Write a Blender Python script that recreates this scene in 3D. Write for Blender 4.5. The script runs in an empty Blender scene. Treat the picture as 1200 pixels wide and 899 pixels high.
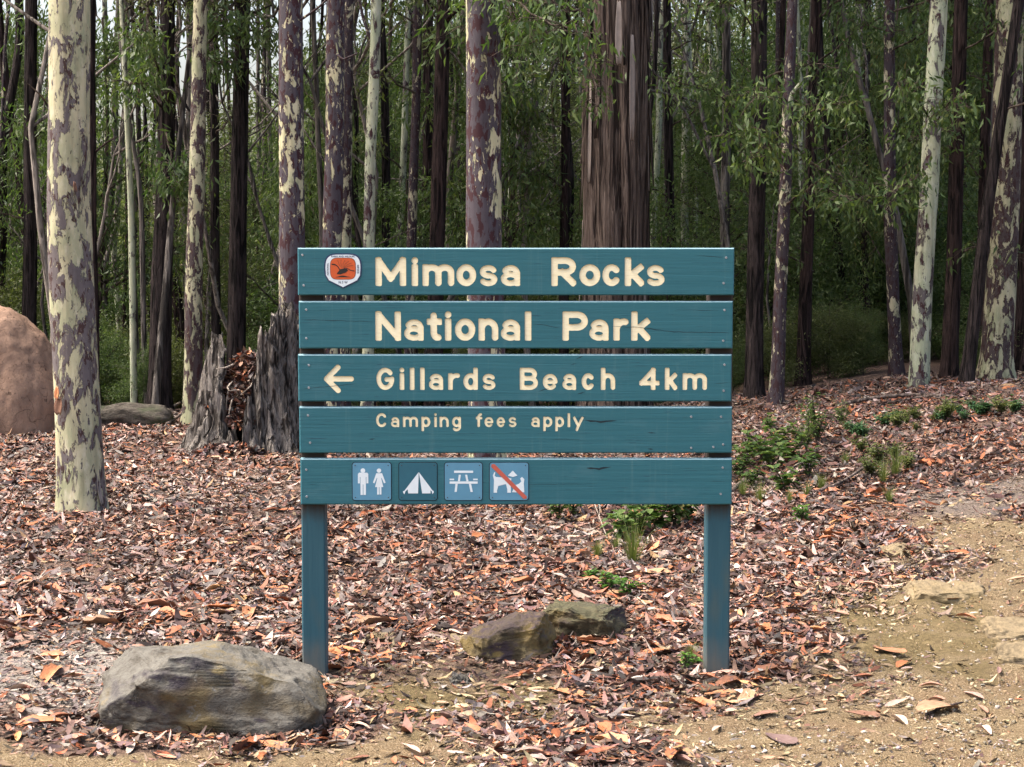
import bpy, math, random
import numpy as np
from mathutils import Vector, noise as mnoise

random.seed(7)
rng = np.random.default_rng(7)
SC = bpy.context.scene
COL = SC.collection
R = math.radians

# ------------------------------------------------------------------ camera
FPX = 1950.0                    # focal length in photo pixels (photo 1200 x 899)
PITCH = R(4.47)
CAM_Z = 1.64
cam_d = bpy.data.cameras.new('camera')
cam_d.sensor_width = 36.0
cam_d.lens = 36.0 * FPX / 1200.0
cam_d.clip_start = 0.05
cam_d.clip_end = 2000.0
cam = bpy.data.objects.new('camera', cam_d)
COL.objects.link(cam)
cam.location = (0, 0, CAM_Z)
cam.rotation_euler = (math.pi / 2 - PITCH, 0, 0)
SC.camera = cam

# ------------------------------------------------------------------ sky and sun
SUN_EL, SUN_AZ = R(60), R(-88)        # bright cloud, light from high over the forest
w = bpy.data.worlds.new('World')
SC.world = w
w.use_nodes = True
nt = w.node_tree
bg = nt.nodes['Background']
sky = nt.nodes.new('ShaderNodeTexSky')
sky.sky_type = 'NISHITA'
sky.sun_disc = False
sky.sun_elevation = SUN_EL
sky.sun_rotation = SUN_AZ
sky.air_density = 1.0
sky.dust_density = 8.0
sky.ozone_density = 0.4
nt.links.new(sky.outputs[0], bg.inputs[0])
bg.inputs[1].default_value = 0.13
sl = bpy.data.lights.new('sun', 'SUN')
sl.energy = 1.5
sl.angle = R(15)
sl.color = (1.0, 0.95, 0.88)
so = bpy.data.objects.new('sun', sl)
COL.objects.link(so)
sd = Vector((math.sin(SUN_AZ) * math.cos(SUN_EL), math.cos(SUN_AZ) * math.cos(SUN_EL), math.sin(SUN_EL)))
so.rotation_euler = sd.to_track_quat('Z', 'Y').to_euler()
so.location = sd * 30

SC.view_settings.view_transform = 'Standard'
SC.view_settings.look = 'None'
SC.view_settings.gamma = 1.0
SC.view_settings.use_curve_mapping = False
SC.view_settings.exposure = 1.95
SC.cycles.max_bounces = 6
SC.cycles.diffuse_bounces = 3
SC.cycles.glossy_bounces = 2
SC.cycles.transmission_bounces = 3
SC.cycles.use_denoising = True

# ------------------------------------------------------------------ helpers
CP, SP = math.cos(PITCH), math.sin(PITCH)

def ray(px, py):
    u = (px - 600.0) / FPX
    v = -(py - 449.5) / FPX
    return np.array([u, CP + v * SP, -SP + v * CP])

def at(px, py, Y):
    """point on the ray through a photo pixel at distance Y in front of the camera"""
    d = ray(px, py)
    return np.array([0, 0, CAM_Z]) + d * (Y / d[1])

def topx(x, y, z):
    """photo pixel of world points (arrays)"""
    dz = z - CAM_Z
    dep = y * CP - dz * SP
    up = y * SP + dz * CP
    return 600 + FPX * x / dep, 449.5 - FPX * up / dep

def sstep(a, b, x):
    t = np.clip((x - a) / (b - a), 0, 1)
    return t * t * (3 - 2 * t)

def vnoise(x, y, seed=0):
    """smooth value noise on numpy arrays, about -1..1"""
    xi = np.floor(x).astype(np.int64); yi = np.floor(y).astype(np.int64)
    xf = x - xi; yf = y - yi
    def h(a, b):
        n = (a * 374761393 + b * 668265263 + seed * 1442695041) & 0x7fffffff
        n = ((n ^ (n >> 13)) * 1274126177) & 0x7fffffff
        return ((n ^ (n >> 16)) & 0xffff) / 32767.5 - 1.0
    u = xf * xf * (3 - 2 * xf); v = yf * yf * (3 - 2 * yf)
    return (h(xi, yi) * (1 - u) + h(xi + 1, yi) * u) * (1 - v) + (h(xi, yi + 1) * (1 - u) + h(xi + 1, yi + 1) * u) * v

def fbm(x, y, seed=0, o=3):
    s = 0; a = 1.0; t = 0
    for k in range(o):
        s = s + a * vnoise(x * 2 ** k, y * 2 ** k, seed + 17 * k); t += a; a *= 0.5
    return s / t

def ground_z(x, y):
    x = np.asarray(x, float); y = np.asarray(y, float)
    z = 0.34 * sstep(1.0, 5.0, x) * sstep(6.5, 15.5, y)            # bank rising to the track
    z = z + 0.05 * sstep(0.4, 2.2, x) * sstep(4.5, 7.5, y)
    z = z - 0.9 * sstep(16.2, 27, y + 0.4 * fbm(x * .3, y * .3, 5)) * (1 - 0.75 * sstep(1.5, 5, x))
    z = z + 2.2 * sstep(34, 110, y)
    near = 1 - sstep(20, 40, y)
    z = z + near * (0.035 * fbm(x * .9, y * .9, 1) + 0.014 * fbm(x * 4, y * 4, 2, 2) + 0.006 * vnoise(x * 14, y * 14, 3))
    z = z + (1 - near) * 0.3 * fbm(x * .1, y * .1, 9)
    z = z + (-.060 * (1 - sstep(-1.2, 1.4, x)) - .045 * sstep(-1.2, 1.4, x)) * np.exp(-((x / 2.2) ** 2 + ((y - 6.3) / 1.1) ** 2))
    return z

def hit(px, py):
    """ground point seen through a photo pixel"""
    d = ray(px, py); o = np.array([0, 0, CAM_Z])
    ts = np.concatenate([np.arange(3, 25, .02), np.arange(25, 120, .3)])
    P = o + d * ts[:, None]
    k = int(np.argmax(P[:, 2] < ground_z(P[:, 0], P[:, 1])))
    p = P[k].copy()
    p[2] = float(ground_z(p[0], p[1]))
    return p

def tag(o, label=None, cat=None, group=None, kind=None):
    if label: o['label'] = label
    if cat: o['category'] = cat
    if group: o['group'] = group
    if kind: o['kind'] = kind
    return o

def empty(name, loc, rz=0.0):
    o = bpy.data.objects.new(name, None)
    o.empty_display_size = 0.1
    COL.objects.link(o)
    o.location = [float(v) for v in loc]
    o.rotation_euler = (0, 0, rz)
    return o

def link(name, me, parent=None, loc=None):
    o = bpy.data.objects.new(name, me)
    COL.objects.link(o)
    if parent is not None: o.parent = parent
    if loc is not None: o.location = [float(v) for v in loc]
    return o

def mesh_py(name, verts, faces, mats, smooth=True, fmat=None):
    me = bpy.data.meshes.new(name)
    me.from_pydata([tuple(map(float, v)) for v in verts], [], faces)
    for m in (mats if isinstance(mats, (list, tuple)) else [mats]):
        me.materials.append(m)
    if smooth: me.polygons.foreach_set('use_smooth', [True] * len(me.polygons))
    if fmat is not None: me.polygons.foreach_set('material_index', fmat)
    me.update()
    return me

def mesh_np(name, verts, faces_list, mat, smooth=False, colors=None):
    """verts (n,3); faces_list: list of int arrays (m,k)"""
    me = bpy.data.meshes.new(name)
    nv = len(verts)
    me.vertices.add(nv)
    me.vertices.foreach_set('co', np.ascontiguousarray(verts, dtype=np.float32).ravel())
    loops = np.concatenate([f.ravel() for f in faces_list]).astype(np.int32)
    counts = np.concatenate([np.full(len(f), f.shape[1]) for f in faces_list]).astype(np.int32)
    starts = np.concatenate([[0], np.cumsum(counts)[:-1]]).astype(np.int32)
    me.loops.add(len(loops))
    me.loops.foreach_set('vertex_index', loops)
    me.polygons.add(len(counts))
    me.polygons.foreach_set('loop_start', starts)
    me.polygons.foreach_set('loop_total', counts)
    if smooth: me.polygons.foreach_set('use_smooth', np.ones(len(counts), dtype=bool))
    me.materials.append(mat)
    me.update(calc_edges=True)
    if colors is not None:
        ca = me.color_attributes.new('tint', 'FLOAT_COLOR', 'POINT')
        c4 = np.ones((nv, 4), np.float32); c4[:, :3] = colors
        ca.data.foreach_set('color', c4.ravel())
    return me

# ------------------------------------------------------------------ materials
def new_mat(name, rough=0.8, spec=0.3):
    m = bpy.data.materials.new(name)
    m.use_nodes = True
    n = m.node_tree.nodes
    b = n['Principled BSDF']
    b.inputs['Roughness'].default_value = rough
    b.inputs['Specular IOR Level'].default_value = spec
    return m, m.node_tree, b

def nd(t, kind, **kw):
    n = t.nodes.new(kind)
    for k, v in kw.items():
        if k in n.inputs: n.inputs[k].default_value = v
        else: setattr(n, k, v)
    return n

def coords(t, scale=(1, 1, 1), rand=True):
    tc = t.nodes.new('ShaderNodeTexCoord')
    mp = t.nodes.new('ShaderNodeMapping')
    mp.inputs['Scale'].default_value = scale
    t.links.new(tc.outputs['Object'], mp.inputs['Vector'])
    if rand:
        oi = t.nodes.new('ShaderNodeObjectInfo')
        ml = nd(t, 'ShaderNodeMath', operation='MULTIPLY'); ml.inputs[1].default_value = 57.0
        cb = t.nodes.new('ShaderNodeCombineXYZ')
        t.links.new(oi.outputs['Random'], ml.inputs[0])
        for k in range(3): t.links.new(ml.outputs[0], cb.inputs[k])
        t.links.new(cb.outputs[0], mp.inputs['Location'])
    return mp.outputs['Vector']

def tnoise(t, vec, scale, detail=3.0, rough=0.55, dist=0.0):
    n = nd(t, 'ShaderNodeTexNoise', Scale=scale, Detail=detail, Roughness=rough, Distortion=dist)
    t.links.new(vec, n.inputs['Vector'])
    return n.outputs['Fac']

def ramp(t, fac, stops, interp='LINEAR'):
    r = t.nodes.new('ShaderNodeValToRGB')
    r.color_ramp.interpolation = interp
    e = r.color_ramp.elements
    while len(e) < len(stops): e.new(0.5)
    for el, (p, c) in zip(e, stops):
        el.position = p
        el.color = (*c, 1) if len(c) == 3 else c
    t.links.new(fac, r.inputs[0])
    return r.outputs[0]

def mask(t, fac, a, b):
    mr = t.nodes.new('ShaderNodeMapRange')
    mr.inputs['From Min'].default_value = a
    mr.inputs['From Max'].default_value = b
    t.links.new(fac, mr.inputs['Value'])
    return mr.outputs[0]

def mixc(t, f, a, b, mode='MIX'):
    m = t.nodes.new('ShaderNodeMix')
    m.data_type = 'RGBA'; m.blend_type = mode
    if isinstance(f, (int, float)): m.inputs['Factor'].default_value = f
    else: t.links.new(f, m.inputs['Factor'])
    for s, v in (('A', a), ('B', b)):
        i = [q for q in m.inputs if q.name == s and q.type == 'RGBA'][0]
        if isinstance(v, tuple): i.default_value = (*v, 1)
        else: t.links.new(v, i)
    return [q for q in m.outputs if q.type == 'RGBA'][0]

def math2(t, op, a, b):
    m = nd(t, 'ShaderNodeMath', operation=op)
    for k, v in enumerate((a, b)):
        if isinstance(v, (int, float)): m.inputs[k].default_value = v
        else: t.links.new(v, m.inputs[k])
    return m.outputs[0]

def bump(t, b, height, strength=0.4, dist=0.01):
    bn = nd(t, 'ShaderNodeBump', Strength=strength, Distance=dist)
    t.links.new(height, bn.inputs['Height'])
    t.links.new(bn.outputs[0], b.inputs['Normal'])

def bark_spotted(name, thr, cream, grey, maroon, mthr=0.66, sc=5.0):
    """smooth gum bark: old grey-purple plates flaking off a cream underbark"""
    m, t, b = new_mat(name, 0.75, 0.25)
    v = coords(t, (1, 1, 0.42))
    n1 = tnoise(t, v, sc, 6, 0.66, 0.5)
    n2 = tnoise(t, v, sc * 2.6, 4, 0.6, 0.2)
    big = tnoise(t, v, sc * .35, 1, 0.5)
    f = math2(t, 'ADD', n1, math2(t, 'MULTIPLY', math2(t, 'SUBTRACT', big, 0.5), 0.30))
    mc = mask(t, f, thr - .006, thr + 0.020)
    fine = tnoise(t, v, 38, 3, 0.6)
    g = mixc(t, fine, tuple(c * .72 for c in grey), tuple(c * 1.25 for c in grey))
    g = mixc(t, mask(t, n2, mthr - .04, mthr - .03), g, maroon)
    cvar = tnoise(t, v, 9, 3)
    c = mixc(t, mask(t, cvar, .35, .65), cream, tuple(q * w_ for q, w_ in zip(cream, (.66, .74, .70))))
    c = mixc(t, mask(t, tnoise(t, v, 20, 4, .65), .52, .72), c, tuple(q * w_ for q, w_ in zip(cream, (1.1, 1.1, 1.25))))
    c = mixc(t, mask(t, n2, .655, .665), c, tuple(q * .75 for q in grey))
    c = mixc(t, mask(t, fine, .62, .75), c, tuple(q * .8 for q in cream))
    fl = tnoise(t, v, sc * 3.1, 4, .6, .6)
    fz = mask(t, tnoise(t, v, sc * .6, 2, .5), .45, .6)
    fm = math2(t, 'MULTIPLY', mask(t, fl, .61, .62), fz)
    g = mixc(t, fm, g, tuple(q * .9 for q in cream))
    dk = math2(t, 'MULTIPLY', mask(t, tnoise(t, v, sc * 2.2, 4, .6, .6), .61, .62), fz)
    c = mixc(t, dk, c, tuple(q * .7 for q in grey))
    stv = t.nodes.new('ShaderNodeVectorMath'); stv.operation = 'MULTIPLY'; stv.inputs[1].default_value = (26, 26, 3.5); t.links.new(v, stv.inputs[0])
    stn = tnoise(t, stv.outputs[0], 1.0, 3, .6)
    col = mixc(t, mc, g, c)
    col = mixc(t, mask(t, stn, .48, .75), col, mixc(t, 1.0, col, (.62, .60, .58), 'MULTIPLY'))
    t.links.new(col, b.inputs['Base Color'])
    h = math2(t, 'SUBTRACT', math2(t, 'ADD', math2(t, 'MULTIPLY', fine, .3), math2(t, 'MULTIPLY', cvar, .9)), mc)
    bump(t, b, h, 0.8, 0.010)
    return m

def bark_fibrous(name, dark, light, thr=.5, streak=(42, 42, 4.0), bs=1.0):
    m, t, b = new_mat(name, 0.9, 0.15)
    v = coords(t, streak)
    n1 = tnoise(t, v, 1.0, 5, 0.65, 0.6)
    n2 = tnoise(t, v, 3.0, 3, 0.6)
    col = mixc(t, mask(t, n1, thr - .16, thr + .2), dark, light)
    col = mixc(t, mask(t, n2, .55, .8), col, tuple(q * .45 for q in dark))
    t.links.new(col, b.inputs['Base Color'])
    gr = tnoise(t, v, .45, 2, .5, 1.2)
    col2 = mixc(t, mask(t, gr, .50, .38), col, tuple(q * .5 for q in dark))
    t.links.new(col2, b.inputs['Base Color'])
    bump(t, b, math2(t, 'ADD', math2(t, 'ADD', n1, math2(t, 'MULTIPLY', n2, .5)), math2(t, 'MULTIPLY', mask(t, gr, .36, .5), 1.2)), bs, 0.03)
    return m

def leaf_mat(name, stops, trans=0.35, rough=0.5):
    m = bpy.data.materials.new(name); m.use_nodes = True
    t = m.node_tree
    b = t.nodes['Principled BSDF']
    out = t.nodes['Material Output']
    b.inputs['Roughness'].default_value = rough
    b.inputs['Specular IOR Level'].default_value = 0.35
    ge = t.nodes.new('ShaderNodeNewGeometry')
    oi = t.nodes.new('ShaderNodeObjectInfo')
    f = math2(t, 'ADD', math2(t, 'MULTIPLY', ge.outputs['Random Per Island'], .72), math2(t, 'MULTIPLY', oi.outputs['Random'], .28))
    c = ramp(t, f, stops)
    t.links.new(c, b.inputs['Base Color'])
    tr = t.nodes.new('ShaderNodeBsdfTranslucent')
    t.links.new(mixc(t, 1.0, c, (1.0, 1.15, .55), 'MULTIPLY'), tr.inputs[0])
    mx = t.nodes.new('ShaderNodeMixShader'); mx.inputs[0].default_value = trans
    t.links.new(b.outputs[0], mx.inputs[1]); t.links.new(tr.outputs[0], mx.inputs[2])
    t.links.new(mx.outputs[0], out.inputs[0])
    return m

CREAM = (.43, .395, .255)
M = {}
M['gum_cream'] = bark_spotted('gum bark cream', .480, CREAM, (.115, .098, .098), (.05, .026, .024), .59, 13.0)
M['gum_mid'] = bark_spotted('gum bark mottled', .505, (.36, .335, .215), (.052, .038, .038), (.034, .014, .014), .56, 13.0)
M['gum_purple'] = bark_spotted('gum bark purple', .575, (.50, .455, .29), (.060, .050, .060), (.038, .013, .016), .57, 9.5)
M['gum_fleck'] = bark_spotted('gum bark flecked', .575, (.42, .38, .26), (.040, .030, .036), (.028, .012, .014), .57, 12.0)
M['gum_pale'] = bark_spotted('gum bark pale', .445, (.37, .38, .265), (.085, .074, .074), (.038, .015, .017), .58, 10.0)
M['ironbark'] = bark_fibrous('ironbark', (.012, .009, .009), (.060, .046, .043))
M['redbark'] = bark_fibrous('red brown bark', (.016, .010, .010), (.066, .043, .038))
M['stringy'] = bark_fibrous('stringybark', (.050, .034, .028), (.215, .165, .135), .50, (44, 44, 2.2), 1.0)
M['greybark'] = bark_fibrous('grey bark', (.06, .052, .046), (.19, .17, .15), .5, (30, 30, 2.6), .8)
M['twig'] = bark_fibrous('twig', (.035, .026, .02), (.12, .095, .075), .5, (20, 20, 3), .3)
M['leaf_gum'] = leaf_mat('gum leaf', [(0, (.030, .055, .016)), (.35, (.055, .095, .026)), (.7, (.095, .140, .040)), (.95, (.15, .18, .055)), (1, (.24, .13, .05))], .35)
M['leaf_dark'] = leaf_mat('understorey leaf', [(0, (.036, .064, .022)), (.4, (.068, .110, .036)), (.8, (.115, .160, .055)), (1, (.18, .21, .075))], .42)
M['leaf_olive'] = leaf_mat('olive leaf', [(0, (.055, .072, .025)), (.5, (.10, .122, .045)), (.85, (.15, .17, .065)), (1, (.20, .20, .09))], .42)
M['leaf_fresh'] = leaf_mat('fresh leaf', [(0, (.035, .09, .018)), (.5, (.07, .16, .03)), (1, (.15, .25, .05))], .35)
M['leaf_blue'] = leaf_mat('blue green leaf', [(0, (.03, .075, .035)), (.6, (.06, .13, .06)), (1, (.12, .19, .09))], .3)
M['grass'] = leaf_mat('grass blade', [(0, (.08, .11, .025)), (.6, (.15, .18, .05)), (1, (.28, .24, .10))], .3)
# ------------------------------------------------------------------ ground
def layout(px, py):
    """bare-earth amount and grey-mulch amount of a ground spot, from the photo's layout"""
    nz = fbm(px / 80., py / 30., 31, 4)
    edge = np.interp(py, [560, 595, 620, 660, 720, 800, 899, 1100], [1310, 1190, 1110, 1045, 980, 895, 800, 640])
    d = (px - edge) / 110. + nz * 2.2
    bare = sstep(-.7, 1.3, d)
    d2 = (py - 872 - 14 * np.sin(px / 110.)) / 16. + nz * 1.6
    bare = np.maximum(bare, sstep(-.6, 1.0, d2) * (1 - sstep(420, 700, px)) * .95)
    d3 = 1 - np.hypot((px - 520) / 180., (py - 805) / 60.) + nz * .7
    bare = np.maximum(bare, sstep(0, .8, d3) * .5)
    d4 = 1 - np.hypot((px - 1150) / 110., (py - 585) / 24.) + nz * .4
    road = sstep(0, .35, d4)
    mulch = sstep(0, .6, 1 - np.hypot((px - 20) / 190., (py - 790) / 75.) + nz * .5)
    moss = sstep(.1, .7, 1 - np.hypot((px - 1070) / 190., (py - 740) / 120.) + nz * .6)
    moss = np.maximum(moss, sstep(.1, .7, 1 - np.hypot((px - 540) / 170., (py - 820) / 70.) + nz * .6))
    return bare, road, mulch, moss

def axis(lo, hi, step, far, growth=1.22):
    a = list(np.arange(lo, hi + 1e-6, step))
    s = step; x = a[-1]; up = []
    while x < far: s *= growth; x += s; up.append(x)
    s = step; x = lo; dn = []
    while x > -far: s *= growth; x -= s; dn.append(x)
    return np.array(dn[::-1] + a + up)

gx = axis(-6.5, 6.5, .055, 420)
gy = axis(3.6, 17.5, .055, 420)
GX, GY = np.meshgrid(gx, gy)
GZ = ground_z(GX, GY)
inview = GY > 2.0
ppx, ppy = topx(GX, np.maximum(GY, 2.0), GZ)
bare, road, mulch, moss = layout(ppx, ppy)
z0 = np.where(inview, 1, 0)
bare *= z0 * (1 - sstep(14, 16, GY)); road *= z0 * (GY < 16); mulch *= z0; moss *= z0
bare = np.maximum(bare, (GY < 4.4) * .9)
GZ = GZ + bare * (.016 * vnoise(GX * 23, GY * 23, 44) + .010 * vnoise(GX * 45, GY * 45, 45)) * (GY < 16)
ny, nx = GX.shape
idx = np.arange(nx * ny).reshape(ny, nx)
quads = np.stack([idx[:-1, :-1], idx[:-1, 1:], idx[1:, 1:], idx[1:, :-1]], -1).reshape(-1, 4)

mg, t, b = new_mat('forest floor', .95, .1)
at_n = t.nodes.new('ShaderNodeAttribute'); at_n.attribute_name = 'tint'
sp = t.nodes.new('ShaderNodeSeparateColor'); t.links.new(at_n.outputs['Color'], sp.inputs[0])
v = coords(t, (1, 1, 1), False)
n1 = tnoise(t, v, 55, 5, .7); n2 = tnoise(t, v, 160, 3, .6); n3 = tnoise(t, v, 3.0, 3, .6); n4 = tnoise(t, v, 420, 2, .6)
litter = ramp(t, n1, [(.25, (.035, .024, .02)), (.5, (.12, .08, .062)), (.62, (.20, .14, .11)), (.8, (.34, .27, .22))])
earth = ramp(t, n2, [(.25, (.065, .046, .027)), (.45, (.155, .115, .066)), (.58, (.24, .185, .108)), (.75, (.42, .36, .26))])
earth = mixc(t, mask(t, n3, .35, .65), earth, mixc(t, 1.0, earth, (.86, .80, .82), 'MULTIPLY'))
roadc = ramp(t, n2, [(.25, (.09, .07, .058)), (.55, (.17, .135, .11)), (.85, (.32, .28, .25))])
mossc = ramp(t, n1, [(.3, (.072, .054, .028)), (.6, (.165, .126, .064)), (.85, (.31, .25, .15))])
mulchc = ramp(t, n2, [(.25, (.10, .085, .075)), (.55, (.27, .24, .21)), (.85, (.48, .45, .41))])
c = mixc(t, mulchc and sp.outputs[1], litter, mulchc)
c = mixc(t, mask(t, sp.outputs[0], .1, .75), c, earth)
c = mixc(t, mask(t, math2(t, 'MULTIPLY', at_n.outputs['Alpha'], n3), .28, .5), c, mossc)
c = mixc(t, sp.outputs[2], c, roadc)
t.links.new(c, b.inputs['Base Color'])
bump(t, b, math2(t, 'ADD', n2, math2(t, 'MULTIPLY', n4, .5)), .9, .012)
gm = mesh_np('ground', np.stack([GX, GY, GZ], -1).reshape(-1, 3), [quads], mg, True,
             np.stack([bare, mulch, road], -1).reshape(-1, 3))
ca = gm.color_attributes['tint']
c4 = np.empty((nx * ny, 4), np.float32); ca.data.foreach_get('color', c4.ravel())
c4 = np.concatenate([np.stack([bare, mulch, road], -1).reshape(-1, 3), moss.reshape(-1, 1)], 1).astype(np.float32)
ca.data.foreach_set('color', c4.ravel())
ground = tag(link('ground', gm), 'leaf strewn forest ground with bare sandy earth beside the track', 'ground', kind='structure')

# ------------------------------------------------------------------ the sign
Y0 = 6.5
SIGN_X = float(at(604, 600, Y0)[0])
sgz = float(ground_z(SIGN_X, Y0))
sign = empty('park_sign', (SIGN_X, Y0, sgz))
tag(sign, 'blue painted timber park sign of five boards on two posts', 'sign')

def s2(px, py):
    p = at(px, py, Y0)
    return p[0] - SIGN_X, p[2] - sgz

mb, t, b = new_mat('blue sign paint', .55, .35)
v = coords(t, (1.5, 14, 60))
n1 = tnoise(t, v, 1.0, 4, .6, .4)
v2 = coords(t, (3, 3, 5))
n2 = tnoise(t, v2, 1.6, 4, .65)
n3 = tnoise(t, coords(t, (9, 60, 190)), 1.0, 3, .6)
c = mixc(t, n1, (.014, .094, .122), (.025, .128, .158))
c = mixc(t, mask(t, n2, .55, .8), c, (.042, .135, .165))
drip = tnoise(t, coords(t, (55, 1, 2.2)), 1.0, 3, .6)
c = mixc(t, math2(t, 'MULTIPLY', mask(t, drip, .58, .78), .45), c, (.075, .165, .180))
c = mixc(t, mask(t, n3, .64, .72), c, (.012, .062, .088))
c = mixc(t, mask(t, n2, .28, .20), c, (.016, .075, .11))
t.links.new(c, b.inputs['Base Color'])
bump(t, b, math2(t, 'ADD', n1, math2(t, 'MULTIPLY', n3, .4)), .35, .004)
M['paint'] = mb
ml, t, b = new_mat('cream letter paint', .6, .3)
n1 = tnoise(t, coords(t, (6, 6, 30)), 6, 4, .6)
t.links.new(mixc(t, mask(t, n1, .45, .8), (.90, .83, .58), (.78, .70, .44)), b.inputs['Base Color'])
M['cream'] = ml
md, t, b = new_mat('routed groove edge', .8, .2)
b.inputs['Base Color'].default_value = (.36, .27, .14, 1)
M['groove'] = md
def flat(name, col, rough=.5, spec=.4, var=.12, sc=30, metal=0.0):
    m, t, b = new_mat(name, rough, spec)
    n = tnoise(t, coords(t), sc, 3, .6)
    t.links.new(mixc(t, n, tuple(q * (1 - var) for q in col), tuple(min(1, q * (1 + var)) for q in col)), b.inputs['Base Color'])
    b.inputs['Metallic'].default_value = metal
    return m
M['plate'] = flat('pictogram blue', (.085, .235, .35), .4)
M['plate_dark'] = flat('pictogram dark teal', (.018, .10, .145), .4)
M['white'] = flat('pictogram white', (.62, .70, .74), .5)
M['red'] = flat('pictogram red', (.44, .10, .07), .4)
M['steel'] = flat('screw steel', (.24, .26, .28), .45, .5, .2, 90, .7)
M['screw_dark'] = flat('dark screw', (.03, .035, .04), .5)
M['crack'] = flat('split timber', (.010, .022, .030), .9)
M['navy'] = flat('emblem navy', (.018, .028, .085), .4)
M['orange'] = flat('emblem orange', (.52, .090, .022), .45)
M['black'] = flat('emblem black', (.012, .010, .010), .5)
M['brownline'] = flat('emblem brown', (.20, .055, .02), .5)

M['edge_light'] = flat('edge highlight paint', (.16, .27, .31), .7, .3, .3, 40)  # paler blue that paints the sky highlight onto board top edges
def ell(cx, cy, rx, ry, a0, a1, n=18):
    return [(cx + rx * math.cos(R(a0 + (a1 - a0) * k / n)), cy + ry * math.sin(R(a0 + (a1 - a0) * k / n))) for k in range(n + 1)]
X = .69
full = lambda cx, cy, rx, ry: ('A', ell(cx, cy, rx, ry, 0, 360, 30))
GLY = {
 'M': [('L', [(0, 0), (0, 1)]), ('L', [(0, 1), (.5, .22)]), ('L', [(.5, .22), (1, 1)]), ('L', [(1, 1), (1, 0)])],
 'N': [('L', [(0, 0), (0, 1)]), ('L', [(0, 1), (1, 0)]), ('L', [(1, 0), (1, 1)])],
 'R': [('L', [(0, 0), (0, 1)]), ('A', [(0, 1)] + ell(.58, .735, .40, .265, 90, -90) + [(0, .47)]), ('L', [(.42, .47), (1, 0)])],
 'P': [('L', [(0, 0), (0, 1)]), ('A', [(0, 1)] + ell(.58, .72, .42, .28, 90, -90) + [(0, .44)])],
 'B': [('L', [(0, 0), (0, 1)]), ('A', [(0, 1)] + ell(.55, .765, .38, .235, 90, -90) + [(0, .53)]), ('A', [(.5, .53)] + ell(.58, .265, .42, .265, 90, -90) + [(0, 0)])],
 'G': [('A', ell(.5, .5, .5, .5, 42, 360, 30) + [(1, .46), (.6, .46)])],
 'C': [('A', ell(.5, .5, .5, .5, 42, 318, 26))],
 '4': [('L', [(.74, 0), (.74, 1)]), ('L', [(.74, 1), (0, .26)]), ('L', [(0, .26), (1, .26)])],
 'i': [('L', [(.5, 0), (.5, X)]), ('D', [(.5, 1)])],
 'l': [('L', [(.5, 0), (.5, 1)])],
 'm': [('L', [(0, 0), (0, X)]), ('A', ell(.25, X - .24, .25, .24, 180, 0) + [(.5, 0)]), ('A', ell(.75, X - .24, .25, .24, 180, 0) + [(1, 0)])],
 'n': [('L', [(0, 0), (0, X)]), ('A', ell(.5, X - .33, .5, .33, 180, 0) + [(1, 0)])],
 'h': [('L', [(0, 0), (0, 1)]), ('A', ell(.5, X - .33, .5, .33, 180, 0) + [(1, 0)])],
 'r': [('L', [(0, 0), (0, X)]), ('A', ell(.85, X - .36, .85, .36, 180, 80))],
 'o': [full(.5, X / 2, .5, X / 2)],
 's': [('A', ell(.5, .745 * X, .46, .255 * X, 25, 270) + ell(.5, .25 * X, .5, .25 * X, 80, -150))],
 'a': [('L', [(1, 0), (1, .5 * X)]), ('A', ell(.52, .62 * X, .48, .38 * X, 0, 150)), full(.5, .29 * X, .5, .29 * X)],
 'c': [('A', ell(.5, X / 2, .5, X / 2, 42, 318, 26))],
 'e': [('A', ell(.5, X / 2, .5, X / 2, 0, 318, 28)), ('A', [(0, X * .5), (1, X * .5)])],
 'k': [('L', [(0, 0), (0, 1)]), ('L', [(0, .24), (.95, X)]), ('L', [(.36, .40), (1, 0)])],
 't': [('A', [(.42, .95), (.42, .25)] + ell(.80, .25, .38, .25, 180, 270) + [(.95, 0)]), ('L', [(0, X), (1, X)])],
 'd': [('L', [(1, 0), (1, 1)]), full(.5, X / 2, .5, X / 2)],
 'p': [('L', [(0, -.36), (0, X)]), full(.5, X / 2, .5, X / 2)],
 'g': [('A', [(1, X), (1, -.1)] + ell(.5, -.1, .5, .27, 0, -140)), full(.5, X / 2, .5, X / 2)],
 'f': [('A', [(.38, 0), (.38, .76)] + ell(.98, .76, .60, .24, 180, 95)), ('L', [(0, X), (1, X)])],
 'y': [('L', [(0, X), (.5, 0)]), ('A', [(1, X), (.5, 0), (.32, -.36)])],
}

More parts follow.
